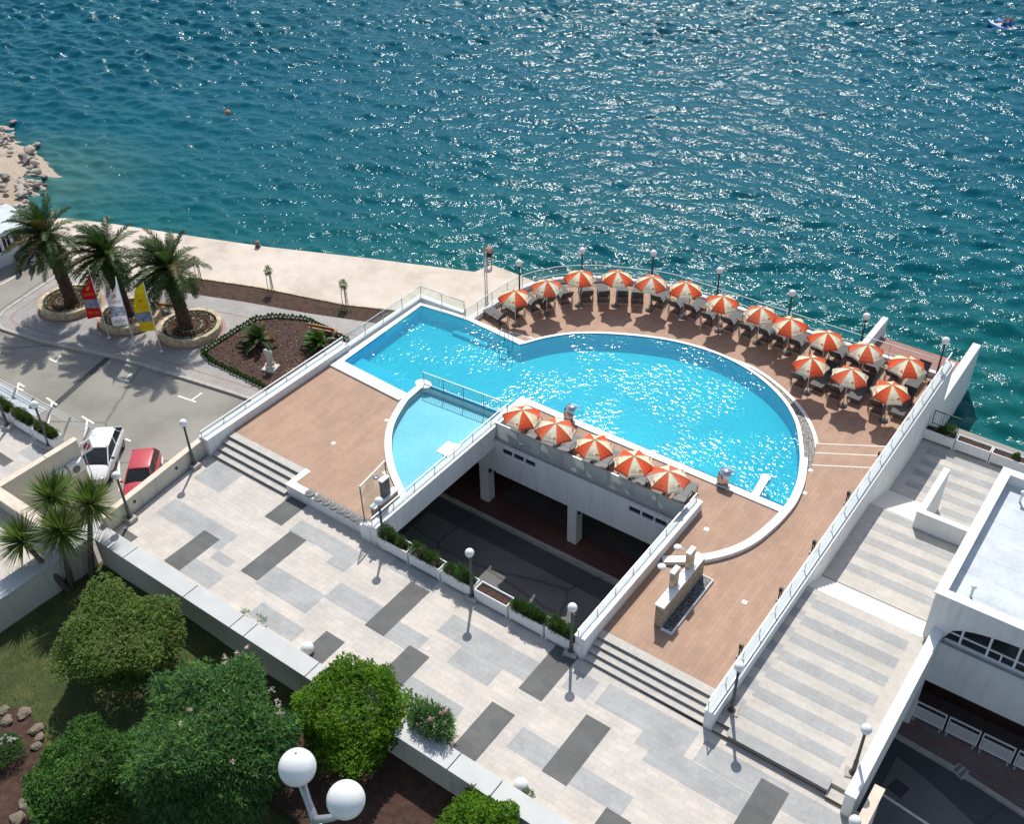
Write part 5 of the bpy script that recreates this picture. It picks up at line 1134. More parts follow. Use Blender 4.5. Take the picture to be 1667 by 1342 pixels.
# pedal boat with two people
pb = at(1633, 45, SEA); bt = thing('pedal_boat', 'blue and white pedal boat far out at the top right', 'boat', (pb.x, pb.y, SEA), R_(52))
k = MB()
for s in (-1, 1): k.tube([(s*.62, -1.75, .18), (s*.62, -1.2, .05), (s*.62, 1.1, .05), (s*.60, 1.7, .25), (s*.56, 1.95, .42)], [.2, .27, .27, .2, .08], 12)
k.build('float', BLUE, bt); k = MB(); k.prism([(-.62, -1.5), (.62, -1.5), (.62, 1.2), (.3, 1.7), (-.3, 1.7), (-.62, 1.2)], .2, .34); k.build('deck', BOATW, bt, bevel=.03)
for s in (-1, 1): k = MB(); k.box(s*.32-.22, s*.32+.22, -.7, -.2, .34, .5); k.bar((s*.32, -.72, .4), (s*.32, -.95, .9), .44, .07); k.build('seat', BLUE, bt)
k = MB(); k.box(-.5, .5, .75, 1.15, .34, .55); k.build('pedal_box', BLUE, bt)
for s, sh, lab in ((-1, SHIRT, 'person in a grey shirt sitting on the left seat of the pedal boat'), (1, None, 'tanned bare chested person sitting on the right seat of the pedal boat')):
    t = thing('person', lab, 'person', bt.matrix_world @ Vector((0, 0, 0)), 0); M = Matrix.Rotation(R_(52), 4, 'Z'); q = M @ Vector((s*.32, 0, 0)); t.location = (pb.x+q.x, pb.y+q.y, SEA); t.rotation_euler = (0, 0, R_(52))
    figure(t, dict(pelvis=(0, -.42, .60), chest=(0, -.50, 1.02), neck=(0, -.50, 1.20), head=(0, -.47, 1.31), crown=(0, -.46, 1.42), shol=(-.19, -.49, 1.09), elbl=(-.25, -.3, .85), wril=(-.16, -.08, .74), shor=(.19, -.49, 1.09), elbr=(.25, -.3, .85), wrir=(.16, -.08, .74), hipl=(-.09, -.38, .58), kneel=(-.11, .10, .72), ankl=(-.11, .45, .42), toel=(-.11, .62, .50), hipr=(.09, -.38, .58), kneer=(.11, .10, .72), ankr=(.11, .5, .48), toer=(.11, .66, .56)), RB, SKIN, HAIRG, TRUNK_B, sh)
p = at(371, 185, SEA); k = MB(); k.ball((0, 0, .12), .27, 16, 10); k.lathe([(.03, .3), (.03, .5), (.001, .5)], 8); tag(k.build('buoy', plain('buoy_orange', (.55, .22, .10), .6), None, (p.x, p.y, SEA)), 'small orange buoy floating off the quay', 'buoy')

# ------------------------------------------------------------------ cars
def loft(k, secs, mi=0, cap=True):
    """sections (x, [(y, z) half profile from the bottom to the top centre])"""
    n = len(secs[0][1]); m = 2*n-1; o = []
    for x, pr in secs: o += [(x, -y, z) for y, z in pr]+[(x, y, z) for y, z in pr[-2::-1]]
    f = [(i*m+j, i*m+j+1, (i+1)*m+j+1, (i+1)*m+j) for i in range(len(secs)-1) for j in range(m-1)]
    f += [(i*m+m-1, i*m, (i+1)*m, (i+1)*m+m-1) for i in range(len(secs)-1)]
    if cap: f += [tuple(range(m)), tuple(range((len(secs)-1)*m, len(secs)*m))[::-1]]
    k.add(o, f, mi, True); k.fix = True
def car(name, label, loc, rz, paintm, L, W, H, boxy):
    t = thing(name, label, 'car', loc, rz); h = L/2; w_ = W/2; zb = 1.0 if not boxy else .94
    S_ = lambda x, hw, zt, zl=.24: (x*h, [(hw*w_*.86, zl), (hw*w_*.97, zl+.12), (hw*w_, zl+.3), (hw*w_*.985, zt-.12), (hw*w_*.88, zt-.02), (0, zt+.025)])
    fz = .72 if not boxy else .76
    secs = [S_(-1.0, .80, .62, .38), S_(-.985, .9, .80, .30), S_(-.94, .95, zb, .26), S_(-.6, 1, zb+.01), S_(0, 1, zb), S_(.42, 1, zb-.02), S_(.62, .99, zb-.08), S_(.86, .93, fz+.04), S_(.95, .84, fz-.06, .26), S_(.99, .72 if not boxy else .84, .56, .32)]
    k = MB(); loft(k, secs); b = k.build('body', paintm, t); ss = b.modifiers.new('sub', 'SUBSURF'); ss.levels = ss.render_levels = 2
    # cabin: glass house under a painted roof
    rb, rf, wb, wf = (-.70, .08, -.93, .54) if not boxy else (-.80, .02, -.93, .40)
    g = MB(); yb, yr = .90*w_, .68*w_
    v = [(wb*h, -yb, zb-.03), (wf*h, -yb, zb-.05), (wf*h, yb, zb-.05), (wb*h, yb, zb-.03), (rb*h, -yr, H-.04), (rf*h, -yr, H-.04), (rf*h, yr, H-.04), (rb*h, yr, H-.04)]
    g.add(v, [(0, 1, 5, 4), (1, 2, 6, 5), (2, 3, 7, 6), (3, 0, 4, 7), (4, 5, 6, 7)]); g.build('window', DGLASS, t)
    k = MB(); v = [Vector(q) for q in v]
    rr = [(rb*h-.03, yr+.02), (rb*h*.5+rf*h*.5, yr+.035), (rf*h+.03, yr+.01)]
    top = []
    for i in range(7):
        u = i/6; x = (rb*h-.04)*(1-u)+(rf*h+.05)*u; hw = yr+.03+.015*math.sin(PI*u); top.append((x, [(hw, H-.07-.02*(2*u-1)**2), (hw*.97, H-.025-.03*(2*u-1)**2), (hw*.75, H-.005-.035*(2*u-1)**2), (0, H+.012-.035*(2*u-1)**2)]))
    loft(k, top)
    for a, b_ in ((0, 4), (1, 5), (2, 6), (3, 7)): k.bar(v[a], v[b_], .06, .06)
    for s in (-1, 1):
        m0 = Vector(((wb+wf)/2*h-.05, s*yb, zb-.03)); m1 = Vector(((rb+rf)/2*h-.08, s*yr, H-.05)); k.bar(m0, m1, .07, .05)
        if not boxy: k.bar(Vector((wb*h*.78, s*yb*.985, zb-.02)), Vector((rb*h*.86, s*yr, H-.05)), .12, .04)
    ro = k.build('roof', paintm, t); bv = ro.modifiers.new('bevel', 'BEVEL'); bv.width = .02; bv.segments = 3
    for x in (-.60, .60):
        for s in (-1, 1):
            k = MB(); k.ring((x*h, s*(w_-.10), .30), .22, .09, 'y', 24, 8); wo = k.build('wheel', RUBBER, t); k = MB(); n = 20
            k.add([(x*h+.2*math.cos(2*PI*i/n), s*(w_-.03), .30+.2*math.sin(2*PI*i/n)) for i in range(n)]+[(x*h+.2*math.cos(2*PI*i/n), s*(w_-.13), .30+.2*math.sin(2*PI*i/n)) for i in range(n)], [tuple(range(n))]+[(i, (i+1) % n, n+(i+1) % n, n+i) for i in range(n)])
            for q in range(5): a = q*2*PI/5; k.bar((x*h, s*(w_-.025), .30), (x*h+.18*math.cos(a), s*(w_-.025), .30+.18*math.sin(a)), .05, .02, 1)
            k.build('rim', [GALV, STEEL], wo)
    for s in (-1, 1):
        k = MB(); k.ball((.885*h, s*.60*w_, .66), .17, 14, 8, 0, (1.35, .95, .42)) if not boxy else k.box(.955*h, .985*h, s*.62*w_-.16, s*.62*w_+.16, .55, .68)
        k.build('headlight', LAMPG, t); k = MB(); k.ball((.34*h, s*(w_+.07), zb+.02), .085, 10, 8, 0, (.8, 1.2, .8)); k.build('mirror', BLKPL if not boxy else paintm, t)
        k = MB(); k.box(-.985*h, -.955*h, s*.74*w_-.09, s*.74*w_+.09, .66, .86); k.build('tail_light', REDSIGN, t)
        k = MB(); k.box((wb+wf)/2*h-.35, (wb+wf)/2*h-.2, s*w_*.985-.012, s*w_*.985+.012, .74, .77); k.build('door_handle', paintm, t)
    k = MB(); k.box(.955*h, .992*h, -.36*w_, .36*w_, .60, .665); k.build('grille', BLKPL, t)
    k = MB(); k.box(.985*h, 1.0*h, -.26, .26, .40, .50); k.build('number_plate', WPOST, t)
    k = MB(); k.box(.95*h, .995*h, -.62*w_, .62*w_, .27, .33); k.build('lower_grille', BLKPL, t)
    k = MB(); k.bar((wf*h-.05, -.3, zb-.01), (wf*h-.16, .25, zb+.05), .02, .015); k.bar((wf*h-.05, .1, zb-.01), (wf*h-.16, .6, zb+.05), .02, .015); k.build('wiper', BLKPL, t)
    return t
f_, r_ = at(165, 776, ST), at(178, 702, ST); c = (f_+r_)/2; a = math.atan2(f_.y-r_.y, f_.x-r_.x)
f2, r2 = Vector((-42.35, 20.65, ST)), Vector((-45.1, 24.05, ST)); rz = math.atan2(f2.y-r2.y, f2.x-r2.x)
p1 = at(164, 742, ST+.7); car('parked_car', 'white parked hatchback with dark windscreen beside the tall cream wall', (p1.x-.1, p1.y+.05, ST), rz, CARW, 4.3, 1.72, 1.40, False)
p2 = at(229, 764, ST+1.1); car('parked_car', 'red parked hatchback half hidden by the plaza parapet', (p2.x+.05, p2.y-.1, ST), rz+R_(3), CARR, 3.7, 1.58, 1.38, True)
# scooters by the kiosk
def scooter(label, loc, rz, body):
    t = thing('scooter', label, 'motor scooter', loc, rz, 'scooters parked by the kiosk')
    for x in (-.6, .62): k = MB(); k.ring((x, 0, .24), .18, .06, 'y', 20, 8); k.tube([(x, -.05, .24), (x, .05, .24)], .1, 10, 1); k.build('wheel', [RUBBER, GALV], t)
    k = MB(); loft(k, [(-.8, [(.05, .5), (.08, .56), (0, .62)]), (-.5, [(.14, .35), (.17, .58), (0, .7)]), (-.1, [(.14, .3), (.16, .55), (0, .68)]), (.05, [(.12, .22), (.13, .3), (0, .34)]), (.3, [(.13, .22), (.13, .28), (0, .3)]), (.42, [(.16, .25), (.18, .6), (0, .78)]), (.55, [(.08, .5), (.1, .75), (0, .95)])]); k.build('body', body, t)
    k = MB(); loft(k, [(-.75, [(.08, .68), (.1, .74), (0, .78)]), (-.35, [(.14, .68), (.14, .76), (0, .79)]), (0, [(.09, .66), (.09, .72), (0, .74)])]); k.build('seat', BLKPL, t)
    k = MB(); k.tube([(.48, -.32, 1.0), (.5, 0, .98), (.48, .32, 1.0)], .018, 6); k.tube([(.5, 0, .98), (.62, 0, .3)], .03, 6); k.build('handlebar', DKMET, t)
for s in (-1, 1): pass
for (px, py), a, lab, b_ in (((34, 440), 2.6, 'dark scooter nearest the camera beside the kiosk', BLKPL), ((54, 434), 2.7, 'dark scooter with pale panels in the middle of the three', GALV), ((68, 430), 2.75, 'scooter furthest right of the three by the kiosk', BLKPL)):
    p = at(px, py, ST); scooter(lab, (p.x, p.y, ST), a, b_)
# kiosk
a0, a1 = Vector(axy(-12, 442, ST)), Vector(axy(64, 410, ST)); d = (a1-a0).normalized(); ang_ = math.atan2(d.y, d.x); L = (a1-a0).length
t = thing('kiosk', 'small white kiosk with dark windows at the left picture edge', 'kiosk', (a0.x, a0.y, ST), ang_)
k = MB(); k.box(0, L, 0, 3.2, 0, 1.0); k.box(0, L, .05, 3.2, 2.2, 2.5); [k.box(x-.06, x+.06, 0, .14, 1.0, 2.2) for x in (.06, L*.34, L*.55, L-.06)]; k.box(0, L, 3.0, 3.2, 1.0, 2.2); k.build('wall', WHITE, t)
k = MB(); k.box(-.3, L+.25, -.45, 3.6, 2.5, 2.62); k.box(-.34, L+.29, -.49, -.45, 2.46, 2.66); k.build('roof', ROOFW, t)
for x0, x1 in ((.12, L*.34-.06), (L*.34+.06, L*.55-.06), (L*.55+.06, L-.12)):
    k = MB(); k.box(x0, x1, .06, .08, 1.0, 2.2); w0 = k.build('window', DGLASS, t); k = MB(); xm = (x0+x1)/2
    for (u0, u1, v0, v1) in ((x0, x1, 1.0, 1.06), (x0, x1, 2.14, 2.2), (x0, x0+.05, 1.06, 2.14), (x1-.05, x1, 1.06, 2.14), (xm-.025, xm+.025, 1.06, 2.14)): k.box(u0, u1, .0, .06, v0, v1)
    k.build('frame', WPOST, w0)
t2 = thing('kiosk', 'lower white kiosk annex left of the dark windows', 'kiosk', (a0.x-d.x*3.4+d.y*.2, a0.y-d.y*3.4-.2, ST), ang_); k = MB(); k.box(0, 3.2, -.9, 2.4, 0, 1.95); k.build('wall', WHITE, t2); k = MB(); k.box(-.1, 3.35, -1.05, 2.5, 1.95, 2.08); k.build('roof', ROOFW, t2)
k = MB(); k.box(.8, 2.4, -.905, -.89, .8, 1.6); k.build('window', DGLASS, t2)

# ------------------------------------------------------------------ flags
CR, CU = Vector((.808, .589, 0)), Vector((0, 0, 1))
def flag(label, base, cloths, seed, lines, sun, wtop):
    t = thing('banner_flag', label, 'flag', base, group='tall banner flags on the palm island'); H = 5.0
    k = MB(); k.tube([(0, 0, 0), (0, 0, H)], [.04, .025], 8); k.lathe([(.001, 0), (.12, 0), (.12, .05), (.05, .07), (.001, .07)], 12); k.build('pole', WPOST, t)
    nx, nz = 14, 40; top, bot = H-.08, 1.55; rw = random.Random(seed); k = MB(); dirv = Vector((-.86, -.5, 0)); nrm = Vector((.5, -.86, 0))
    def P_(u, v, e=0.):       # u across 0..1, v down 0..1
        wd = .98*(wtop+(1-wtop)*min(1, v/.42)); drop = .55*u*(1-min(1, v/.5))*(1-wtop*.5)+.12*u
        wav = .09*u*math.sin(v*9+u*4+seed)+.05*u*math.sin(v*17-u*6+seed*2); return Vector((0, 0, top-(top-bot)*v-drop))+dirv*(.035+wd*u)+nrm*(wav+e)
    pts = [P_(i/nx, j/nz) for j in range(nz+1) for i in range(nx+1)]; fs = []; ms = []
    for j in range(nz):
        v = (j+.5)/nz; mi = 1 if .60 < v < .80 else 0
        for i in range(nx): a = j*(nx+1)+i; k.f.append([a, a+1, a+nx+2, a+nx+1]); k.m.append(mi); k.sm.append(True)
    k.v = [tuple(q) for q in pts]; cl = k.build('cloth', cloths[:2], t)
    for e in (.012, -.012):
        k = MB(); 
        for s, vv, sz in lines:
            VV, FF = txt(s, 1., 0, 0); mx = max(x for x, y in VV) or 1; f0 = [P_(.5+(x*sz/.98)*(1 if e > 0 else 1), vv-y*sz/(top-bot)*1.1, e) for x, y in VV]; k.add(f0, FF)
        if sun: k.add([P_(.5+.16*math.cos(2*PI*i/20), sun+.048*math.sin(2*PI*i/20), e) for i in range(20)], [tuple(range(20))])
        k.build('lettering', cloths[2], cl)
OR = cloth('flag_orange', (.80, .30, .05), .2); PICT = cloth('flag_picture', (.25, .29, .38), .35, var=.45); PICT.node_tree.nodes
FRED = cloth('flag_red', (.62, .02, .03), .35); FWH = cloth('flag_white', (.72, .75, .84), .35); FYE = cloth('flag_yellow', (.80, .62, .02), .35)
for (px, py), cl, lab, sd, wt in (((178, 550), (FRED, PICT, OR), 'red banner flag left of the white and yellow ones', 1, .06), ((220, 563), (FWH, PICT, OR), 'white banner flag with orange lettering in the middle', 2.3, .10), ((263, 572), (FYE, PICT, OR), 'yellow banner flag with an orange sun', 4.1, .62)):
    p = at(px, py, ST+.12); flag(lab, (p.x, p.y, ST+.12), cl, sd, [('hotel', .20, .26), ('SUNCE', .49, .26), ('NEUM', .90, .27)], .345, wt)

# ------------------------------------------------------------------ benches, statue, bollard, masts
def bench(label, loc, rz):
    t = thing('park_bench', label, 'bench', loc, rz, 'wooden park benches')
    for s in (-1, 1): k = MB(); k.box(s*.75-.06, s*.75+.06, -.24, .2, 0, .40); k.bar((s*.75, .14, .38), (s*.75, .30, .85), .12, .1); k.build('support', CONC, t, bevel=.012)
    k = MB(); [k.box(-.95, .95, y, y+.1, .40, .44) for y in (-.25, -.13, -.01, .11)]; k.build('seat', WOOD, t); k = MB(); [k.bar((-.95, .17+.08*i, .55+.12*i), (.95, .17+.08*i, .55+.12*i), .04, .10) for i in (0, 1, 2)]; k.build('backrest', WOOD, t)
p = at(281, 505, ST+.3); bench('wooden bench between the middle and right date palm', (p.x, p.y, ST+.12), R_(20)+PI); p = at(527, 540, ST+.3); bench('wooden bench with concrete ends beside the low cycad', (p.x, p.y, ST+.12), R_(15)+PI)
p = at(441, 600, ST+.2); t = thing('statue', 'pale stone torso statue on a square plinth in the flower bed', 'statue', (p.x, p.y, ST+.15), R_(15)); k = MB(); k.box(-.42, .42, -.42, .42, 0, .16); k.build('plinth', STATUE, t, bevel=.02)
js = dict(a=(0, 0, .2), b=(.02, 0, .5), c=(.03, .02, .85), d=(0, .02, 1.15), e=(-.22, 0, 1.32), f=(.22, .02, 1.30), g=(.03, .12, 1.36), h=(.2, -.05, .42), i=(.25, -.1, .68), j=(-.14, -.12, .38), k=(-.28, .02, 1.10))
bn = [('a', 'b'), ('b', 'c'), ('c', 'd'), ('d', 'e'), ('d', 'f'), ('d', 'g'), ('b', 'h'), ('h', 'i'), ('a', 'j'), ('e', 'k')]; ix = {n: q for q, n in enumerate(js)}
me = bpy.data.meshes.new('torso'); me.from_pydata(list(js.values()), [(ix[a], ix[b]) for a, b in bn], []); o = bpy.data.objects.new('torso', me); COL.objects.link(o); o.modifiers.new('s', 'SKIN')
for n, r in zip(js, (.24, .2, .17, .22, .11, .12, .12, .16, .14, .17, .08)): me.skin_vertices[0].data[ix[n]].radius = (r, r)
me.skin_vertices[0].data[0].use_root = True; o.modifiers.new('u', 'SUBSURF').levels = 2; dg = bpy.context.evaluated_depsgraph_get(); m2 = bpy.data.meshes.new_from_object(o.evaluated_get(dg)); o.modifiers.clear(); o.data = m2; m2.materials.append(STATUE); m2.polygons.foreach_set('use_smooth', [True]*len(m2.polygons)); o.parent = t
p = at(420, 402, ST+.05); k = MB(); k.lathe([(.001, 0), (.2, 0), (.2, .1), (.1, .14), (.1, .32), (.2, .36), (.2, .42), (.001, .44)], 14); tag(k.build('mooring_bollard', plain('rusty_iron', (.16, .10, .07), .8, .3, 6), None, (p.x, p.y, ST+.05)), 'rusty mooring bollard on the edge of the pale quay', 'bollard')
for (px, py), h_, lab in (((791, 497), 4.6, 'taller of two thin masts standing on the quay by the terrace'), ((794, 495), 3.9, 'shorter of two thin masts standing on the quay by the terrace')):
    p = at(px, py, ST); t = thing('mast', lab, 'mast', (p.x, p.y, ST)); k = MB(); k.tube([(0, 0, 0), (0, 0, h_)], [.05, .03], 8); k.build('pole', GALV, t); k = MB(); k.lathe([(.001, 0), (.13, 0), (.13, .08), (.06, .1), (.001, .1)], 12); k.build('foot', CONC, t)
p = at(322, 428, ST); k = MB(); k.box(-.9, .9, -.5, .5, 0, .55); tag(k.build('stone_block', STONE, None, (p.x-.9, p.y-.6, ST+.05), bevel=.06), 'grey rubble stone block behind the right date palm', 'stone block')

# ------------------------------------------------------------------ pool furniture
def spout(label, x, y):
    t = thing('water_spout', label, 'water spout', (x, y, ZC)); k = MB(); n = 12; pa = []
    for i in range(n+1): a = R_(-10+175*i/n); pa.append((-.32*math.cos(a)*1.0, .62*math.sin(a)*1.15+.0))
    pr = [(-.05, 0), (-.07, .3), (-.03, .58), (.10, .74), (.28, .78), (.42, .72)]
    v = [(s*.28, q[0], q[1]) for q in pr for s in (-1, 1)]+[(s*.28, q[0]-.012, q[1]+.016) for q in pr for s in (-1, 1)]; m = len(pr)
    k.add(v, [(2*i, 2*i+1, 2*i+3, 2*i+2) for i in range(m-1)]+[(2*m+2*i, 2*m+2*i+2, 2*m+2*i+3, 2*m+2*i+1) for i in range(m-1)]+[(2*i, 2*i+2, 2*m+2*i+2, 2*m+2*i) for i in range(m-1)]+[(2*i+1, 2*m+2*i+1, 2*m+2*i+3, 2*i+3) for i in range(m-1)], 0, True); k.fix = True; k.build('hood', STEEL, t)
    k = MB(); k.lathe([(.001, 0), (.34, 0), (.34, .04), (.001, .045)], 20, sx=1, sy=.45); k.build('foot', STEEL, t)
    k = MB(); random.seed(int(x*7)); q = [(.44, .70), (.68, .6), (.9, .38), (1.08, .05), (1.14, -.1)]
    for i in range(len(q)-1):
        for j in range(6): a = -.26+.52*j/6; b = a+.52/6*.9; k.add([(a, q[i][0], q[i][1]), (b, q[i][0], q[i][1]), (b+.01, q[i+1][0], q[i+1][1]), (a-.01, q[i+1][0], q[i+1][1])], [(0, 1, 2, 3)], 0, True)
    for i in range(260): a = rnd_unit()*random.uniform(.05, .3); k.add([(a.x+e*.012, 1.15+a.y+g*.014, -.085+.04*abs(a.z)) for e, g in ((-1, -1), (1, -1), (1, 1), (-1, 1))], [(0, 1, 2, 3)], 1)
    foam = plain('water_foam', (.80, .84, .86), .6); k.build('falling_water', [FALL, foam], t)
def fall():
    k = N('falling_water'); tr = k.n('BsdfTransparent'); d = k.n('BsdfDiffuse'); d.inputs[0].default_value = (.85, .92, .95, 1); gl = k.n('BsdfGlossy'); gl.inputs['Roughness'].default_value = .15
    m1 = k.n('MixShader'); m1.inputs[0].default_value = .3; k.l(d.outputs[0], m1.inputs[1]); k.l(gl.outputs[0], m1.inputs[2]); mx = k.n('MixShader'); k.l(k.ramp(k.noise(6, 3), [(.35, (.05,)*3), (.7, (.55,)*3)]), mx.inputs[0]); k.l(tr.outputs[0], mx.inputs[1]); k.l(m1.outputs[0], mx.inputs[2]); k.l(mx.outputs[0], k.out.inputs[0]); return k.m
FALL = fall()
spout('steel water spout behind the second umbrella above the street', -22.3, 34.3); spout('steel water spout on the coping near the white wing at the pool end', -13.95, 34.3)
t = thing('pool_ladder', 'steel ladder at the inner corner of the pool', 'ladder', (0, 0, 0))
for px in (817, 831):
    p = at(px, 556 if px < 825 else 561, ZC); k = MB(); k.tube([(p.x, p.y+.25, ZC-.05), (p.x, p.y+.22, ZC+.62), (p.x, p.y+.05, ZC+.80), (p.x, p.y-.15, ZC+.72), (p.x, p.y-.24, ZC+.3), (p.x, p.y-.26, .0)], .024, 8); k.build('side_rail', STEEL, t)
a, b = at(817, 556, ZC), at(831, 561, ZC)
for z in (.48, .25, .05): k = MB(); k.bar((a.x, a.y-.26, z), (b.x, b.y-.26, z), .09, .03); k.build('step', STEEL, t)
t = thing('pool_fence', 'low metal bar fence between big pool and paddling pool', 'fence'); a, b = Vector((-30.15, 32.62, ZW-.05)), Vector((-25.36, 32.95, ZW-.05)); k = MB(); k.bar(a+Vector((0, 0, .86)), b+Vector((0, 0, .86)), .035, .03); k.bar(a+Vector((0, 0, .16)), b+Vector((0, 0, .16)), .03, .025); k.build('rail', RAILG, t)
for i in range(44): q = a.lerp(b, i/43); k = MB(); w_ = .04 if i % 11 == 0 else .016; k.box(q.x-w_/2, q.x+w_/2, q.y-w_/2, q.y+w_/2, q.z, q.z+.85); k.build('bar', RAILG, t)
# shower wall
t = thing('shower_wall', 'stone clad shower wall with two white topped pillars and a gravel trough', 'shower wall'); k = MB(); k.box(-12.46, -12.12, 25.58, 28.98, .5, 1.66); k.build('wall', STONE, t); k = MB(); k.box(-12.5, -12.08, 25.54, 29.02, 1.66, 1.72); k.build('cap', WHITE2, t)
for y in (26.65, 27.95):
    k = MB(); k.box(-12.48, -12.30, y-.04, y+.42, 1.72, 2.55); k.build('pillar', STONEY, t); k = MB(); k.box(-12.50, -12.28, y-.06, y+.44, 2.55, 2.6); k.build('pillar_cap', WHITE2, t)
    k = MB(); k.tube([(-12.46, y+.2, 2.42), (-12.95, y+.2, 2.44)], .014, 6); k.lathe([(.001, 0), (.17, 0), (.17, .025), (.001, .05)], 18, (-12.98, y+.2, 2.40)); k.build('shower_head', WPOST, t)
    k = MB(); k.tube([(-12.28, y+.1, 1.9), (-12.1, y+.1, 1.95), (-12.06, y+.1, 1.85)], .018, 6); k.build('tap', STEEL, t)
k = MB(); k.box(-12.12, -11.62, 25.5, 29.0, .5, .62); k.build('trough', WHITE2, t); k = MB(); k.box(-12.1, -11.68, 25.56, 28.94, .61, .64); k.build('gravel', PEB_DARK, t)
# glass screen and small shower by the paddling pool
t = thing('glass_screen', 'clear glass screen with white top rail by the low wall corner', 'screen'); a, b = Vector((-25.8, 23.3, .6)), Vector((-26.05, 25.2, .6)); k = MB(); k.bar(a+Vector((0, 0, 1.08)), b+Vector((0, 0, 1.08)), .012, 1.9); k.build('glass_panel', GLASS, t); k = MB(); k.bar(a+Vector((0, 0, 2.07)), b+Vector((0, 0, 2.07)), .06, .05); k.build('top_rail', WPOST, t)
for q in (a, b): k = MB(); k.tube([q, q+Vector((0, 0, 2.06))], .025, 6); k.build('post', DKMET, t)
t = thing('small_shower', 'small stone shower block with white pillar beside the paddling pool', 'shower'); k = MB(); k.box(-25.62, -25.36, 23.6, 25.1, .6, 1.35); k.build('wall', STONE, t); k = MB(); k.box(-25.66, -25.32, 23.56, 25.14, 1.35, 1.42); k.build('cap', WHITE2, t)
k = MB(); k.box(-25.64, -25.44, 24.3, 24.75, 1.42, 2.35); k.build('pillar', plain('grey_slate', (.10, .10, .105), .5), t); k = MB(); k.box(-25.67, -25.41, 24.27, 24.78, 2.35, 2.41); k.build('pillar_cap', WHITE2, t); k = MB(); k.tube([(-25.6, 24.5, 2.2), (-26.0, 24.5, 2.22)], .013, 6); k.lathe([(.001, 0), (.14, 0), (.14, .02), (.001, .04)], 16, (-26.02, 24.5, 2.19)); k.build('shower_head', STEEL, t)
t = thing('warning_board', 'pale grey panel hanging over the inner side of the street wall at the paddling pool', 'board'); p = at(740, 738, 1.0); k = MB(); k.box(-25.5, -25.14, p.y-.5, p.y+.5, 1.02, 1.12); k.box(-25.9, -25.5, p.y-.45, p.y+.45, 1.05, 1.09); k.build('panel', RAILG, t, bevel=.01); k = MB(); k.box(-25.14, -25.1, p.y-.5, p.y+.5, .75, 1.12); k.build('hanger', GALV, t)
# discs on the low wall
DM = plain('disc_grey', (.17, .17, .17), .6, .12, 8)
dp = None
for i, q in enumerate([(503, 804), (517, 812), (530, 818), (542, 825), (554, 832), (565, 838), (576, 844), (587, 849)]):
    p = at(*q, .68)
    if dp is None:
        dp = thing('stone_disc', 'x', 'disc', group='dark round discs on the low wall'); k = MB(); k.lathe([(.001, 0), (.235, 0), (.25, .02), (.25, .06), (.23, .075), (.001, .075)], 28); k.build('disc', DM, dp, bevel=0); k = MB(); k.box(-.012, .012, -.13, .13, .072, .085); k.build('slot', RUBBER, dp); o = dp
    else: o = copy_tree(dp)
    o.location = (p.x, 23.23, .615); o.rotation_euler = (R_(4), 0, R_(-35)); o['label'] = 'dark grey round disc, '+ORD[i]+' from the left on the low white wall'
# deck lights
dl = None
for i, (q, z, lab) in enumerate([((629.5, 684.5), .6, 'small white deck light beside the paddling pool curve'), ((543, 722), .6, 'small white deck light in the middle of the bare deck'), ((626, 770), .6, 'small white deck light near the glass screen'), ((1150, 862), .64, 'small white deck light inside the curved rim'), ((1183, 796), .64, 'small white deck light beside the right water spout'), ((1212, 981), .5, 'small white deck light between shower wall and long wall'), ((1310, 803), .5, 'small white deck light at the rim near the pool end'), ((1319, 766), .5, 'small white deck light below the deck steps'), ((1062, 506), .05, 'small deck light on the sea deck under the fifth umbrella')]):
    p = at(*q, z)
    if dl is None: dl = MB().box(-.1, .1, -.1, .1, 0, .012).build('deck_light', plain('light_cover', (.78, .76, .70), .3)); o = dl
    else: o = dl.copy(); COL.objects.link(o)
    o.location = (p.x, p.y, z+.001); tag(o, lab, 'light', 'square deck lights')
# folded dark spotlights along the long wall
sp = None
for i, (px, py, z) in enumerate([(1201, 1070, .5), (1262, 976, .5), (1323, 902, .5), (1377, 826, .35), (1424, 756, .05), (1504, 640, .05)]):
    p = at(px, py, z+.0)
    if sp is None:
        sp = thing('rail_spotlight', 'x', 'spotlight', group='dark spotlights along the long terrace wall'); k = MB(); k.box(-.1, .1, -.1, .1, 0, .1); k.build('foot', CONC, sp); k = MB(); k.bar((-.03, 0, .1), (-.03, .02, .75), .045, .05); k.bar((.04, 0, .1), (.05, .02, .68), .03, .05); k.build('post', DKMET, sp); k = MB(); k.box(-.07, .08, -.05, .07, .55, .78); k.build('head', DKMET, sp, bevel=.01); o = sp
    else: o = copy_tree(sp)
    o.location = (-8.98, p.y, .5 if p.y < 39 else .06); o['label'] = 'dark spotlight post, '+ORD[i]+' from the plaza along the long terrace wall'

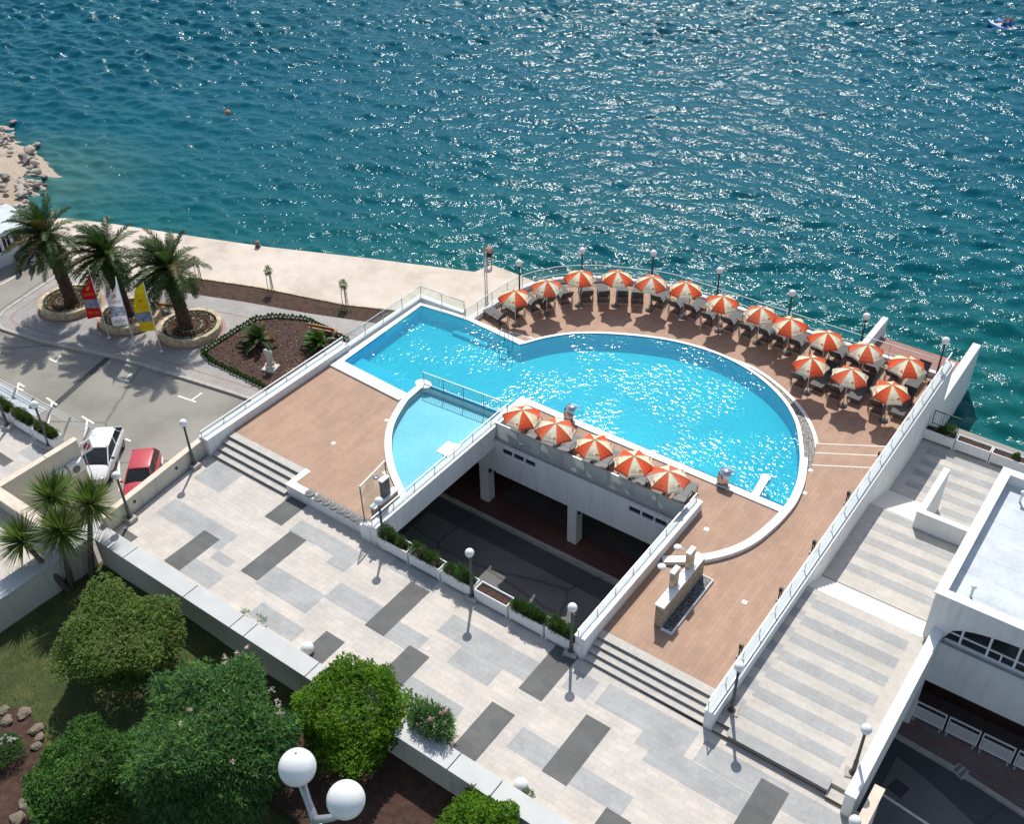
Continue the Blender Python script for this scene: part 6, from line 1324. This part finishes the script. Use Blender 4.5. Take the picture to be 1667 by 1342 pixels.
# ------------------------------------------------------------------ upper terrace rail, air conditioners, sign
t = thing('terrace_railing', 'white bar railing outside the planters of the upper terrace', 'railing'); k = MB()
for z in (.95, .72, .5): k.tube([(-52, 20.0, z), (-40.95, 20.25, z)], .02, 6)
k.build('rail', WPOST, t)
for i in range(8): x = -51.5+10.4*i/7; k = MB(); k.bar((x, 19.35, .05), (x, 20.0+.24*i/7, .98), .06, .1); k.build('bracket', GALV, t)
t = thing('slanted_panel', 'pale blue grey slanted panel outside the bushy planters', 'panel'); k = MB(); k.bar((-52, 19.75, .52), (-44.7, 19.85, .52), .7, .03); k.build('panel', plain('panel_blue_grey', (.40, .45, .48), .5), t, None)
for y, z, lab in ((17.8, -.62, 'left air conditioner on the tall cream wall'), (18.75, -.62, 'right air conditioner on the tall cream wall')):
    t = thing('air_conditioner', lab, 'air conditioner', (-40.87, y, z), 0, 'air conditioners on the cream wall'); k = MB(); k.box(0.02, .36, -.42, .42, 0, .62); k.build('casing', WPOST, t, bevel=.02); k = MB(); n = 24
    k.lathe([(.001, 0), (.2, 0), (.2, .012), (.001, .02)], 24); k.v = [(.362+q[2], q[0]-.1, q[1]+.31) for q in k.v]; k.build('fan', DKMET, t); k = MB()
    for r in (.06, .11, .16, .2): k.ring((.385, -.1, .31), r, .006, 'x', 24, 5)
    for q in range(4): a = q*PI/4; k.bar((.386, -.1-.2*math.cos(a), .31-.2*math.sin(a)), (.386, -.1+.2*math.cos(a), .31+.2*math.sin(a)), .008, .008)
    k.build('fan_guard', GALV, t); [MB().box(0, .36, s*.3-.02, s*.3+.02, -.05, -.002).build('bracket', GALV, t) for s in (-1, 1)]
p = at(137, 736, .3); t = thing('road_sign', 'white board with a round red sign and slanted white bar by the ramp', 'sign', (-40.78, 19.62, -.1)); k = MB(); k.box(-.02, .02, -.26, .26, .1, .78); k.build('board', WPOST, t); k = MB(); k.lathe([(.001, 0), (.19, 0), (.001, .004)], 32); k.v = [(.024+q[2], q[0], q[1]+.45) for q in k.v]; dk = k.build('disc', REDSIGN, t); k = MB(); k.bar((.032, -.13, .33), (.032, .13, .57), .01, .07, 0, (0, -.6, .8)); k.build('bar', WPOST, dk)
k = MB(); k.tube([(-.04, -.2, -4.1), (-.04, -.2, .7)], .025, 6); k.build('post', GALV, t)

# ------------------------------------------------------------------ white building at the right
t = thing('white_building', 'white building with flat bright roof and an arched window band at the right edge', 'building'); BX0, BX1, BY0, BY1, ZT = -3.68, 9.0, 31.1, 39.75, 3.0
k = MB(); ax0, ax1, zs, zc = -2.95, 3.2, .75, 2.05      # arched opening
def arch(x): u = (x-(ax0+ax1)/2)/((ax1-ax0)/2); return zs+.12+(zc-zs-.12)*math.sqrt(max(0, 1-u*u))**.8
n = 28; xs = [ax0+(ax1-ax0)*i/n for i in range(n+1)]
for a, b in zip(xs[:-1], xs[1:]): k.add([(a, BY0, arch(a)), (b, BY0, arch(b)), (b, BY0, ZT-.05), (a, BY0, ZT-.05), (a, BY0+.3, arch(a)), (b, BY0+.3, arch(b))], [(0, 1, 2, 3), (0, 4, 5, 1)])
k.box(BX0, ax0, BY0, BY0+.3, .55, ZT-.05); k.box(ax1, BX1, BY0, BY0+.3, .55, ZT-.05); k.box(-3.2, BX1, BY0-.001, BY0+.28, -1.75, zs-.06); k.box(-3.0, ax0, BY0+.001, BY0+.27, zs-.06, zs+.12)
k.box(BX0, BX0+.28, BY0+.3, BY1, -3, ZT-.05); k.box(BX0+.28, BX1, BY1-.3, BY1, -3, ZT-.05); k.build('wall', WHITE, t)
k = MB(); k.box(ax0-.1, BX1, BY0-.09, BY0-.002, zs-.1, zs-.03); k.build('sill', RAILG, t)
k = MB(); k.box(ax0, ax1, BY0+.16, BY0+.17, zs-.06, zc+.05); wo = k.build('window', DGLASS, t); k = MB()
for x in (-2.35, -1.35, -.35, .65, 1.65, 2.65): k.box(x-.045, x+.045, BY0+.1, BY0+.155, zs, arch(x))
k.box(ax0+.05, ax1-.05, BY0+.095, BY0+.15, zs-.03, zs+.05); k.box(ax0+.1, ax1-.1, BY0+.099, BY0+.151, zs+.42, zs+.48)
for x in (-.85, .15, 1.15): k.box(x-.03, x+.03, BY0+.1, BY0+.152, zs+.05, zs+.42)
k.build('frame', WPOST, wo)
k = MB(); k.box(BX0-.06, BX0+.34, BY0-.06, BY0+6.2, ZT-.05, ZT); k.box(BX0-.06, BX0+.34, BY0+6.23, BY1+.06, ZT-.05, ZT); k.box(BX0+.345, BX1, BY0-.06, BY0+.34, ZT-.05, ZT-.001); k.box(BX0+.345, BX1, BY1-.34, BY1+.06, ZT-.05, ZT-.001); k.build('parapet_cap', WHITE2, t)
k = MB(); k.box(BX0+.28, BX1, BY0+.3, BY1-.3, 2.2, 2.45); k.build('roof', ROOFW, t)
for (px, py) in ((1580, 972), (1660, 818)):
    p = at(px, py, 2.45); k = MB(); k.tube([(p.x, p.y, 2.45), (p.x, p.y, 3.0)], .05, 10); k.lathe([(.001, 2.98), (.11, 2.98), (.09, 3.04), (.001, 3.08)], 14, (p.x, p.y, 0)); k.build('vent_pipe', WPOST, t)
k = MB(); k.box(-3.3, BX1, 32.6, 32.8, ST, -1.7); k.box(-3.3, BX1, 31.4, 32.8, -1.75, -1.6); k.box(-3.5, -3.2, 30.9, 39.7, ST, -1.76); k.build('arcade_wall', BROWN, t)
# parapet of the promenade
k = MB(); k.box(-3.36, -3.02, 22.4, 31.05, -1.0, 1.14); t = thing('promenade_wall', 'white parapet between the striped promenade and the dark side street', 'wall'); k.build('wall', WHITE, t); k = MB(); k.box(-3.39, -2.99, 22.37, 31.08, 1.14, 1.2); k.build('cap', WHITE2, t)
k = MB(); k.box(-3.3, -3.06, 30.6, 31.09, ST, -1.0); k.box(-3.3, -3.06, 22.5, 23.0, ST, -1.0); k.build('pier', WHITE, t)
k = MB(); k.box(-3.36, -3.1, 22.45, 31.0, -1.4, -1.01); k.box(-8.4, -3.1, 30.9, 31.09, ST, -.2); k.build('beam', WHITE, t)
# slatted barriers on the side pavement
bp_ = None
for i in range(5):
    x = -3.05+1.34*i
    if bp_ is None:
        bp_ = thing('slat_barrier', 'x', 'barrier', group='white slatted barriers below the building'); k = MB()
        for a, b in (((0, 0, .05), (0, 0, 1.0)), ((1.2, 0, .05), (1.2, 0, 1.0))): k.bar(a, b, .05, .05)
        k.bar((-.02, 0, 1.0), (1.22, 0, 1.0), .06, .05); k.bar((0, 0, .72), (1.2, 0, .72), .05, .04); k.bar((0, 0, .1), (1.2, 0, .1), .05, .04); k.build('frame', WPOST, bp_); k = MB()
        for q in range(20): k.box(.05+q*.058, .05+q*.058+.04, -.012, .012, .12, .72)
        k.build('slats', WPOST, bp_); [MB().box(x0, x0+.1, -.2, .2, 0, .05).build('foot', GALV, bp_) for x0 in (.02, 1.08)]; o = bp_
    else: o = copy_tree(bp_)
    o.location = (x, 31.05, ST+.12); o['label'] = 'white slatted barrier, '+ORD[i]+' from the promenade along the dark arcade'
# gate of bars at the sea end of the promenade
t = thing('bar_gate', 'dark bar gate behind the planter with the round bush', 'gate', (-8.3, 47.15, -2.15)); k = MB(); k.bar((0, 0, 1.5), (1.3, 0, 1.5), .04, .04); k.bar((0, 0, .7), (1.3, 0, .7), .03, .03); k.bar((0, 0, 0), (0, 0, 1.5), .04, .04); k.bar((1.3, 0, 0), (1.3, 0, 1.5), .04, .04); k.build('frame', DKMET, t); k = MB(); [k.box(.1+.13*q, .115+.13*q, -.008, .008, .1, 1.5) for q in range(9)]; k.build('bars', DKMET, t)
